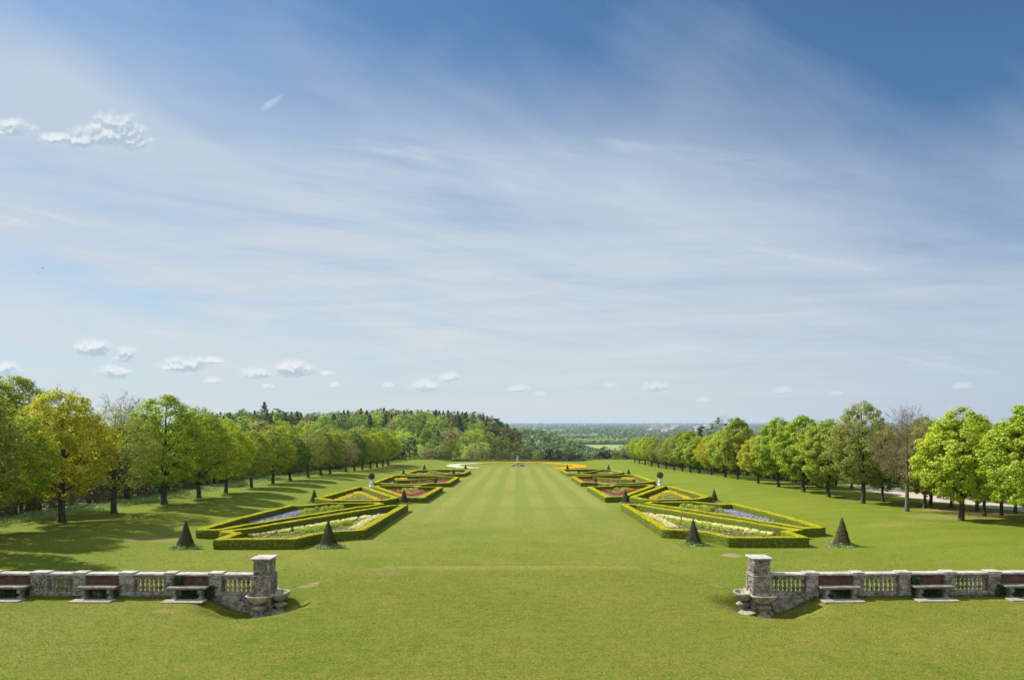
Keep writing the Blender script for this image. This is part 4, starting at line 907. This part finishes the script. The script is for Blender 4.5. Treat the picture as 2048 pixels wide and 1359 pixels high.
# ------------------------------------------------------------------ lathe and box helpers
class MB:
    def __init__(s): s.bm = bmesh.new()
    def box(s, c, d, bev=.012, rot=None, taper=0):
        g = bmesh.ops.create_cube(s.bm, size=1); vs = g['verts']
        for v in vs:
            k = 1 - taper * (v.co.z + .5); v.co = Vector((v.co.x * d[0] * k, v.co.y * d[1] * k, v.co.z * d[2]))
        if bev:
            es = list({e for v in vs for e in v.link_edges}); r = bmesh.ops.bevel(s.bm, geom=es, offset=bev, segments=1, affect='EDGES'); vs = list({v for f in r['faces'] for v in f.verts} | {v for v in vs if v.is_valid})
        for v in vs:
            if rot: v.co = rot @ v.co
            v.co += Vector(c)
        return s
    def lathe(s, prof, seg=10, c=(0, 0, 0), sx=1, sy=1):
        rows = []
        for (r, z) in prof: rows.append([s.bm.verts.new((c[0] + r * sx * math.cos(2 * PI * k / seg), c[1] + r * sy * math.sin(2 * PI * k / seg), c[2] + z)) for k in range(seg)])
        for a, d in zip(rows[:-1], rows[1:]):
            for k in range(seg): s.bm.faces.new((a[k], a[(k + 1) % seg], d[(k + 1) % seg], d[k]))
        if prof[0][0] > .001: s.bm.faces.new(rows[0][::-1])
        if prof[-1][0] > .001: s.bm.faces.new(rows[-1])
        return s
    def blob(s, c, r, seed=0):
        g = bmesh.ops.create_icosphere(s.bm, subdivisions=2, radius=1); q = random.Random(seed)
        for v in g['verts']: v.co = Vector((v.co.x * r[0], v.co.y * r[1], v.co.z * r[2])) * (1 + q.uniform(-.08, .08)) + Vector(c)
        return s
    def build(s, name, mat, parent=None, loc=(0, 0, 0), smooth=False):
        bmesh.ops.recalc_face_normals(s.bm, faces=s.bm.faces)
        me = bpy.data.meshes.new(name); s.bm.to_mesh(me); s.bm.free(); me.materials.append(mat)
        if smooth:
            for p in me.polygons: p.use_smooth = True
        return link(name, me, parent, loc)

# ------------------------------------------------------------------ balustrades
bprof = [(.055, 0), (.055, .03), (.035, .045), (.030, .07), (.052, .12), (.060, .17), (.050, .22), (.026, .265), (.034, .285), (.026, .305), (.045, .35), (.055, .39), (.045, .43), (.028, .455), (.048, .475), (.048, .50)]
def baluster_mesh():
    m = MB(); m.lathe([(r * 1.3, z) for r, z in bprof], 10); o = m.build('tmp', M_stone, smooth=True); me = o.data; bpy.data.objects.remove(o); me.name = 'baluster'; return me
BAL = baluster_mesh()
def seg_box(m, s, a, c, y0, y1, z0, z1, bev=.012): m.box((s * (a + c) / 2, (y0 + y1) / 2, (z0 + z1) / 2), (abs(c - a), y1 - y0, z1 - z0), bev)
def ivy(parent_loc, rz, s, xa, xb, z0, z1, label, seed, n=1500):
    rng = np.random.default_rng(seed); x = rng.uniform(xa, xb, n); z = z0 + (z1 - z0) * rng.uniform(0, 1, n) ** 1.1; keep = np.array([mn.noise(Vector((a * 2.5, seed, c * 2.5))) for a, c in zip(x, z)]) > -.2
    x, z = x[keep], z[keep]; y = -rng.uniform(.01, .14, len(x)) * (1 + .5 * (z < .12)); pos = np.stack([s * x, y, z], 1); V, Q = leaves(rng, pos, .065, np.tile([0, -1., .2], (len(x), 1)), .45)
    o = link('ivy', np_mesh('ivy', V, Q, M_leaf), None, parent_loc); o.rotation_euler = (0, 0, rz); o.color = (.035, .075, .012, 1); tag(o, label, 'ivy', 'ivy patches on the balustrades'); return o
def balustrade(side, s, segs, ox, oy, rz):
    name = side + ' balustrade'
    base = empty('stone_balustrade', (ox, oy, 0), rz); tag(base, 'weathered stone balustrade with red tiled panels, %s of the central gap' % side, 'balustrade', 'balustrades edging the terrace')
    end = segs[-1]
    # segs alternates: balusters, pier, panel, pier, ...
    m = MB(); seg_box(m, s, 0, end, .02, .34, -.60, .07, .01); 
    seg_box(m, s, 0.02, end - .02, .04, .32, -3.2, -.61, .01); m.build('foundation', M_stone, base)
    kinds = ['bal', 'pier', 'panel', 'pier'] * 6
    m = MB(); 
    for i in range(len(segs) - 1):
        a, c = segs[i], segs[i + 1]
        if kinds[i] == 'bal': seg_box(m, s, a, c, .05, .33, .073, .20, .012); seg_box(m, s, a, c, .075, .31, .70, .862, .012)
    m.build('rail', M_stone, base)
    m = MB(); m.box((s * end / 2, .18, .91), (end, .40, .085), .018); m.build('coping', M_stone_top, base)
    for i in range(len(segs) - 1):
        a, c = segs[i], segs[i + 1]; mid_ = s * (a + c) / 2
        if kinds[i] == 'bal':
            n = max(5, round((c - a) / .175)); 
            for k in range(n):
                o = link('baluster', BAL, base, (s * (a + (c - a) * (k + .5) / n), .19, .20))
        elif kinds[i] == 'pier':
            m = MB(); wd = c - a; m.box((mid_, .16, .46), (wd + .02, .36, .80), .014); m.box((mid_, .155, .13), (wd + .07, .40, .14), .02); m.box((mid_, .155, .80), (wd + .05, .39, .05), .012)
            q = random.Random(i)
            for k in range(9): m.blob((mid_ + q.uniform(-.36, .36) * wd, -.02, q.uniform(.22, .72)), (q.uniform(.03, .07), .035, q.uniform(.03, .08)), k)
            m.build('pier', M_stone, base)
            m = MB(); m.box((mid_, .17, .978), (wd + .10, .42, .045), .015); m.build('pier_cap', M_stone_top, base)
        else:
            m = MB(); m.box((mid_, .155, .655), (c - a - .03, .12, .42), .004); m.build('red_panel', M_brick, base)
            m = MB(); m.box((mid_, .20, .26), (c - a - .03, .18, .36), .01); m.build('panel_base', M_stone, base)
    return base
LS = [q / 50.0 for q in (0, 63, 88, 158, 177, 240, 268, 338, 360, 414, 447, 518, 540, 600, 625)]
RS = [q / 49.4 for q in (0, 69, 92, 164, 183, 256, 278, 348, 369, 437, 460, 530, 552, 610, 635)]
LO = (-10.27, 27.12, -.018); RO = (10.35, 27.14, .034)
balustrade('left', -1, LS, *LO); balustrade('right', 1, RS, *RO)
def local(O, x, y, z): c, s_ = math.cos(O[2]), math.sin(O[2]); return (O[0] + x * c - y * s_, O[1] + x * s_ + y * c, z)
def bench(O, s, a, c, label, seed):
    mid_ = (a + c) / 2 + .02; L_ = c - a + .16
    t = empty('stone_bench', local(O, s * mid_, -.22, 0), O[2]); tag(t, label, 'bench', 'stone benches along the balustrades')
    m = MB(); m.box((0, 0, .475), (L_, .42, .075), .02); m.box((0, 0, .425), (L_ - .08, .36, .03), .008); m.build('seat', M_bench, t)
    for q in (-1, 1):
        x = q * (L_ / 2 - .26); m = MB(); m.box((x, 0.01, .055), (.20, .34, .11), .02); m.box((x, .02, .22), (.11, .26, .24), .02); m.box((x, 0, .36), (.17, .34, .08), .02)
        g = bmesh.ops.create_cone(m.bm, cap_ends=True, segments=10, radius1=.075, radius2=.075, depth=.14)['verts']
        for v in g: v.co = Vector((x + v.co.z, -.13 + v.co.y, .30 + v.co.x))
        m.build('leg', M_bench, t)
    return t
nm = ['nearest the fountain pillar', 'second from the fountain pillar', 'third from the fountain pillar']
for side, s, segs, O in (('left', -1, LS, LO), ('right', 1, RS, RO)):
    for k in range(3):
        a, c = segs[2 + 4 * k], segs[3 + 4 * k]
        bench(O, s, a, c, 'weathered stone bench against red panel of the %s balustrade, %s' % (side, nm[k]), k)
        mid_ = (a + c) / 2
        m = MB(); m.box((0, 0, .02), (1.62, .48, .06), .01); o = m.build('paving_slab', M_slab, None, local(O, s * (mid_ + (.0 if side == 'left' else -.05)), -.62, 0)); o.rotation_euler = (0, 0, O[2])
        tag(o, 'pale paving slab in the grass before the %s bench, %s' % (side, nm[k]), 'slab', 'slabs before the benches')
        ivy((O[0], O[1], 0), O[2], s, a + .05, c - .05, .03, .42, 'dark ivy growing under the %s bench %s' % (side, nm[k]), 11 + k + (9 if side == 'left' else 0), 1700)
ivy((LO[0], LO[1], 0), LO[2], -1, LS[3] - .35, LS[3], .45, .86, 'ivy over the left end of the red panel nearest the left pillar', 44, 700)
ivy((LO[0], LO[1], 0), LO[2], -1, LS[1] + .25, LS[2] + .1, .02, .5, 'ivy at foot of the pier between bench and balusters, left side', 46, 800)
ivy((RO[0], RO[1], 0), RO[2], 1, RS[6], RS[6] + .3, .45, .8, 'ivy beside the second red panel of right balustrade', 47, 500)
ivy((RO[0], RO[1], 0), RO[2], 1, RS[9] + .2, RS[10] + .3, .02, .5, 'ivy beside the third bench of right balustrade', 48, 900)

# fountain pillars
def pillar(side, s, x, y):
    gb = -.62
    t = empty('fountain_pillar', (x, y, gb), .02 * s); tag(t, 'carved stone end pillar with square cap and shell basins, ending the %s balustrade' % side, 'pillar', 'fountain pillars beside the central gap')
    def Z(z): return z - gb
    m = MB(); m.box((0, 0, Z(1.60)), (.84, .84, .05), .02); m.box((0, 0, Z(1.555)), (.76, .76, .04), .015); m.build('cap', M_stone_top, t)
    m = MB(); m.box((0, 0, Z(1.26)), (.60, .60, .55), .02); m.box((0, 0, Z(.965)), (.72, .72, .05), .015); m.box((0, 0, Z(1.505)), (.68, .68, .06), .02)
    for q in (-1, 1):
        for r in (-1, 1): m.box((q * .27, r * .27, Z(1.24)), (.13, .13, .48), .03)
    m.build('shaft', M_stone, t)
    m = MB(); q_ = random.Random(3 + int(s))
    for f in range(3):
        for k in range(16):
            a_ = q_.uniform(-.2, .2); z = q_.uniform(1.06, 1.45); r = (q_.uniform(.03, .07), .035, q_.uniform(.03, .07)); d = .30
            p = ((a_, -d, Z(z)), (s * -d, a_, Z(z)), (s * d, a_, Z(z)))[f]; m.blob(p, r if f == 0 else (r[1], r[0], r[2]), k)
        for k in range(18):
            a_ = q_.uniform(-.25, .25); z = q_.uniform(.28, .80); r = (q_.uniform(.03, .08), .04, q_.uniform(.03, .08)); d = .34
            p = ((a_, -d, Z(z)), (s * -d, a_, Z(z)), (s * d, a_, Z(z)))[f]; m.blob(p, r if f == 0 else (r[1], r[0], r[2]), k)
    m.build('carving', M_stone, t, smooth=True)
    m = MB(); m.box((0, 0, Z(.50)), (.68, .68, .84), .02); m.box((0, 0, Z(.905)), (.80, .80, .07), .02); m.box((0, 0, Z(.11)), (.76, .76, .09), .025)
    for q in (-1, 1):
        for r in (-1, 1): m.box((q * .33, r * .33, Z(.52)), (.12, .12, .70), .03)
    m.build('pedestal', M_stone, t)
    m = MB(); m.box((0, 0, Z(-.45)), (.70, .70, 1.0), .03); m.box((0, 0, Z(-.56)), (.86, .86, .14), .03); m.build('plinth', M_stone, t)
    for (ang, rr) in ((0, .50), (1, .47), (2, .40)):
        dx_, dy_ = ((0, -.52), (-s * .62, .04), (0, .52))[ang]
        b_ = MB(); bz = .15 if ang != 2 else .17
        prof = [(.10, -.30), (.20, -.26), (.34, -.18), (.42, -.08), (.46, -.02), (rr, .02), (rr, .06), (rr - .06, .065), (rr - .09, .0), (rr - .17, -.08), (.12, -.13), (0.02, -.14)]
        b_.lathe([(max(.001, r), z) for r, z in prof], 22, (dx_, dy_, Z(bz)), 1.06 if ang != 1 else .80, .70 if ang != 1 else 1.0)
        for v in b_.bm.verts:      # scalloped rim
            a_ = math.atan2(v.co.y - dy_, v.co.x - dx_); v.co.x += math.cos(a_) * .012 * math.cos(a_ * 11); v.co.y += math.sin(a_) * .012 * math.cos(a_ * 11)
        bo = b_.build('basin', M_stone_brown, t, smooth=True)
        f_ = MB(); f_.lathe([(.26, 0), (.26, .05), (.17, .10), (.14, .18), (.20, .28), (.27, .36), (.22, .42), (.12, .46)], 14, (dx_, dy_, -.02), 1.1, .8); f_.build('basin_foot', M_stone, bo, smooth=True)
    return t
PLX, PLY = -9.86, 27.24
pillar('left', -1, PLX, PLY); pillar('right', 1, 9.90, 27.30)
for side, x in (('left', -9.0), ('right', 9.05)):
    m = MB(); m.box((0, 0, 0), (.95, .75, .06), .02); o = m.build('paving_slab', M_rock if side == 'left' else M_slab, None, (x, 27.0, gz1(x, 26.9) + .035)); o.rotation_euler = (.05, .18 if side == 'left' else -.18, .3)
    tag(o, 'worn tan slab in the hollow at the foot of the %s fountain pillar' % side, 'slab')

# white urns with brown clipped balls
for (px, py, hh, lab) in ((743, 973.5, 27, 'left'), (1320, 971.5, 26, 'right')):
    x, y = P(px, py); t = empty('planted_urn', (x, y, gz1(x, y))); s = 27 / F * y / 2.7; t.scale = (s, s, s)
    tag(t, 'tall white urn holding a brown clipped ball on the %s side of the lawn' % lab, 'urn', 'white urns with clipped balls')
    m = MB(); m.lathe([(.50, 0), (.50, .12), (.42, .16), (.40, .8), (.46, .86), (.30, .95), (.22, 1.05), (.30, 1.2), (.40, 1.36), (.43, 1.46), (.36, 1.47), (.05, 1.40)], 20); m.build('urn', M_white, t, smooth=True)
    q3 = np.random.default_rng(int(px)).normal(size=(2600, 3)); q3 /= np.linalg.norm(q3, axis=1)[:, None]; q4 = leaves(np.random.default_rng(3), q3 * .64 * np.random.default_rng(4).uniform(.86, 1.03, (2600, 1)) + np.array([0, 0, 2.05]), .12, q3, .5, 0); cm_ = np_mesh('clipped_ball', q4[0], q4[1], M_leaf); o = link('clipped_ball', cm_, t); o.color = (.16, .075, .045, 1)
    V, Q = tubes([(np.array([[0, 0, 1.3], [0, 0, 1.7], [0, 0, 2.1]]), np.array([.05, .04, .03]))]); link('stem', np_mesh('stem', V, Q, M_bark), t)

# statue group at the far end
x, y = P(1035, 931.5); t = empty('statue_group', (x, y, gz1(x, y))); tag(t, 'pale stone statue of two struggling figures on a rocky mound at the end of lawn', 'statue')
m = MB(); q_ = random.Random(2)
for k in range(46):
    r = q_.uniform(0, 1) ** .7 * 2.9; a_ = q_.uniform(0, 6.28); z = max(0, (1 - r / 3.1)) * 1.3
    m.blob((r * math.cos(a_), r * math.sin(a_) * .9, z * q_.uniform(.4, .9)), (q_.uniform(.3, .6), q_.uniform(.3, .6), q_.uniform(.2, .45)), k)
m.build('rock_mound', M_rock, t)
m = MB(); m.box((-3.4, -1.5, .05), (1.6, .8, .12), .03); m.build('kerb', M_slab, t); m = MB(); m.box((3.4, -1.5, .05), (1.6, .8, .12), .03); m.build('kerb', M_slab, t)
m = MB(); m.box((0, 0, 1.25), (1.25, 1.1, .5), .06, taper=.15); m.build('plinth', M_statue, t)
def skinned(name, joints, edges, mat, parent):
    me = bpy.data.meshes.new(name); me.from_pydata([j[:3] for j in joints], edges, []); o = link(name, me, parent); o.data.materials.append(mat)
    md = o.modifiers.new('skin', 'SKIN'); 
    for i, j in enumerate(joints): me.skin_vertices[0].data[i].radius = (j[3], j[3])
    me.skin_vertices[0].data[0].use_root = True
    s_ = o.modifiers.new('sub', 'SUBSURF'); s_.levels = 1; s_.render_levels = 1; return o
SF = 1.0; zb = 1.45
J1 = [(0, 0, 1.0, .17), (.02, -.02, 1.3, .19), (.05, -.05, 1.6, .21), (.06, -.08, 1.85, .09), (.07, -.10, 2.02, .13), (.07, -.10, 2.15, .10), (-.22, 0, 1.62, .10), (-.42, -.15, 1.4, .075), (-.3, -.3, 1.62, .055), (.32, 0, 1.66, .10), (.45, -.15, 1.9, .075), (.3, -.3, 2.1, .055),
      (-.14, 0, .85, .14), (-.28, -.05, .45, .10), (-.30, .12, .02, .08), (.14, 0, .85, .14), (.30, -.25, .5, .10), (.34, -.05, .02, .08)]
E1 = [(0, 1), (1, 2), (2, 3), (3, 4), (4, 5), (2, 6), (6, 7), (7, 8), (2, 9), (9, 10), (10, 11), (0, 12), (12, 13), (13, 14), (0, 15), (15, 16), (16, 17)]
skinned('male_figure', [(a, c, d + zb, r) for a, c, d, r in J1], E1, M_statue, t)
J2 = [(-.10, -.28, 1.75, .15), (.0, -.32, 2.0, .15), (.08, -.34, 2.28, .16), (.12, -.34, 2.5, .07), (.16, -.34, 2.66, .11), (.17, -.34, 2.76, .08), (-.10, -.34, 2.35, .07), (-.35, -.3, 2.6, .055), (-.45, -.25, 2.9, .04), (.28, -.3, 2.32, .07), (.48, -.3, 2.1, .05), (.6, -.2, 2.3, .04),
      (-.25, -.35, 1.6, .12), (-.5, -.3, 1.75, .09), (-.75, -.25, 1.45, .06), (-.2, -.4, 1.55, .12), (-.35, -.5, 1.25, .09), (-.6, -.4, 1.05, .06)]
skinned('female_figure', [(a, c, d + zb - .1, r) for a, c, d, r in J2], E1, M_statue, t)

# ------------------------------------------------------------------ small things
# rail fence and pale wall past the drive on the right
t = empty('rail_fence', (66.5, 103, gz1(66.5, 103)), .05); tag(t, 'short pale two-rail timber fence by the gravel drive under the trees', 'fence')
for k in range(5):
    m = MB(); m.box((-4 + 2 * k, 0, .55), (.12, .12, 1.2), .01); m.build('post', M_wood, t)
for z in (.55, 1.0):
    m = MB(); m.box((0, -.085, z), (8.3, .05, .13), .008); m.build('rail', M_wood, t)
t = empty('garden_shed', (71.5, 86, gz1(71.5, 86)), -.6); tag(t, 'grey low outbuilding half hidden by leaves past the drive at right edge', 'outbuilding')
m = MB(); m.box((0, 0, 1.2), (6.5, 3.5, 2.4), .02); m.build('wall', M_wall, t)
m = MB(); V = [(-3.5, -2, 2.42), (3.5, -2, 2.42), (3.5, 2, 2.42), (-3.5, 2, 2.42), (-3.5, 0, 3.4), (3.5, 0, 3.4)]; vs = [m.bm.verts.new(v) for v in V]
for f in ((0, 1, 5, 4), (2, 3, 4, 5), (1, 2, 5), (3, 0, 4), (0, 3, 2, 1)): m.bm.faces.new([vs[i] for i in f])
m.build('roof', M_roof, t)
m = MB(); m.box((-1, -1.77, 1.0), (.9, .06, 2.0), .01); m.build('door', M_wood, t)
# two birds high on the left
for i, (px, py) in enumerate(((85, 536), (76, 547))):
    D = 160; x = (px - VX) / F * D + CAMX; z = CAMZ + (HY - py) / F * D
    s = .9; t = empty('bird', (x, D, z), .4 * i); t.scale = (s, s, s); tag(t, ('upper right' if i == 0 else 'lower left') + ' of two small dark birds in the sky over the left trees', 'bird', 'birds in the sky')
    me = bpy.data.meshes.new('bird_body'); V = [(0, .32, 0), (.07, .1, .04), (-.07, .1, .04), (.05, -.2, .02), (-.05, -.2, .02), (.1, -.42, 0), (-.1, -.42, 0), (0, .1, -.07), (0, -.2, -.04), (.42, .1, .16 - .1 * i), (.40, -.08, .15 - .1 * i), (.85, -.1, .04), (-.42, .1, .16 - .1 * i), (-.40, -.08, .15 - .1 * i), (-.85, -.1, .04)]
    me.from_pydata(V, [], [(0, 1, 2), (1, 3, 4, 2), (3, 5, 6, 4), (0, 7, 1), (0, 2, 7), (1, 7, 8, 3), (2, 4, 8, 7), (3, 8, 5), (4, 6, 8), (5, 8, 6), (1, 9, 10, 3), (9, 11, 10), (2, 4, 13, 12), (12, 13, 14)]); me.materials.append(M_bird); link('body', me, t)

# ------------------------------------------------------------------ haze
HZ = 5.5e-5
m, b = newmat('haze_air'); pv = b.node('ShaderNodeVolumePrincipled'); pv.inputs['Color'].default_value = (.60, .77, .95, 1); pv.inputs['Density'].default_value = HZ; pv.inputs['Anisotropy'].default_value = .2
o_ = b.node('ShaderNodeOutputMaterial'); b.nt.links.new(pv.outputs[0], o_.inputs['Volume'])
me = bpy.data.meshes.new('haze'); X0 = 27000; V = [(x, y, z) for z in (-56, 24) for y in (-60, 27500) for x in (-X0, X0)]
me.from_pydata(V, [], [(0, 2, 3, 1), (4, 5, 7, 6), (0, 1, 5, 4), (1, 3, 7, 5), (3, 2, 6, 7), (2, 0, 4, 6)]); me.materials.append(m); tag(link('haze', me), kind='stuff')
for o in bpy.data.objects:
    if 'label' in o and not 4 <= len(o['label'].split()) <= 16: print('BADLABEL', len(o['label'].split()), o['label'])
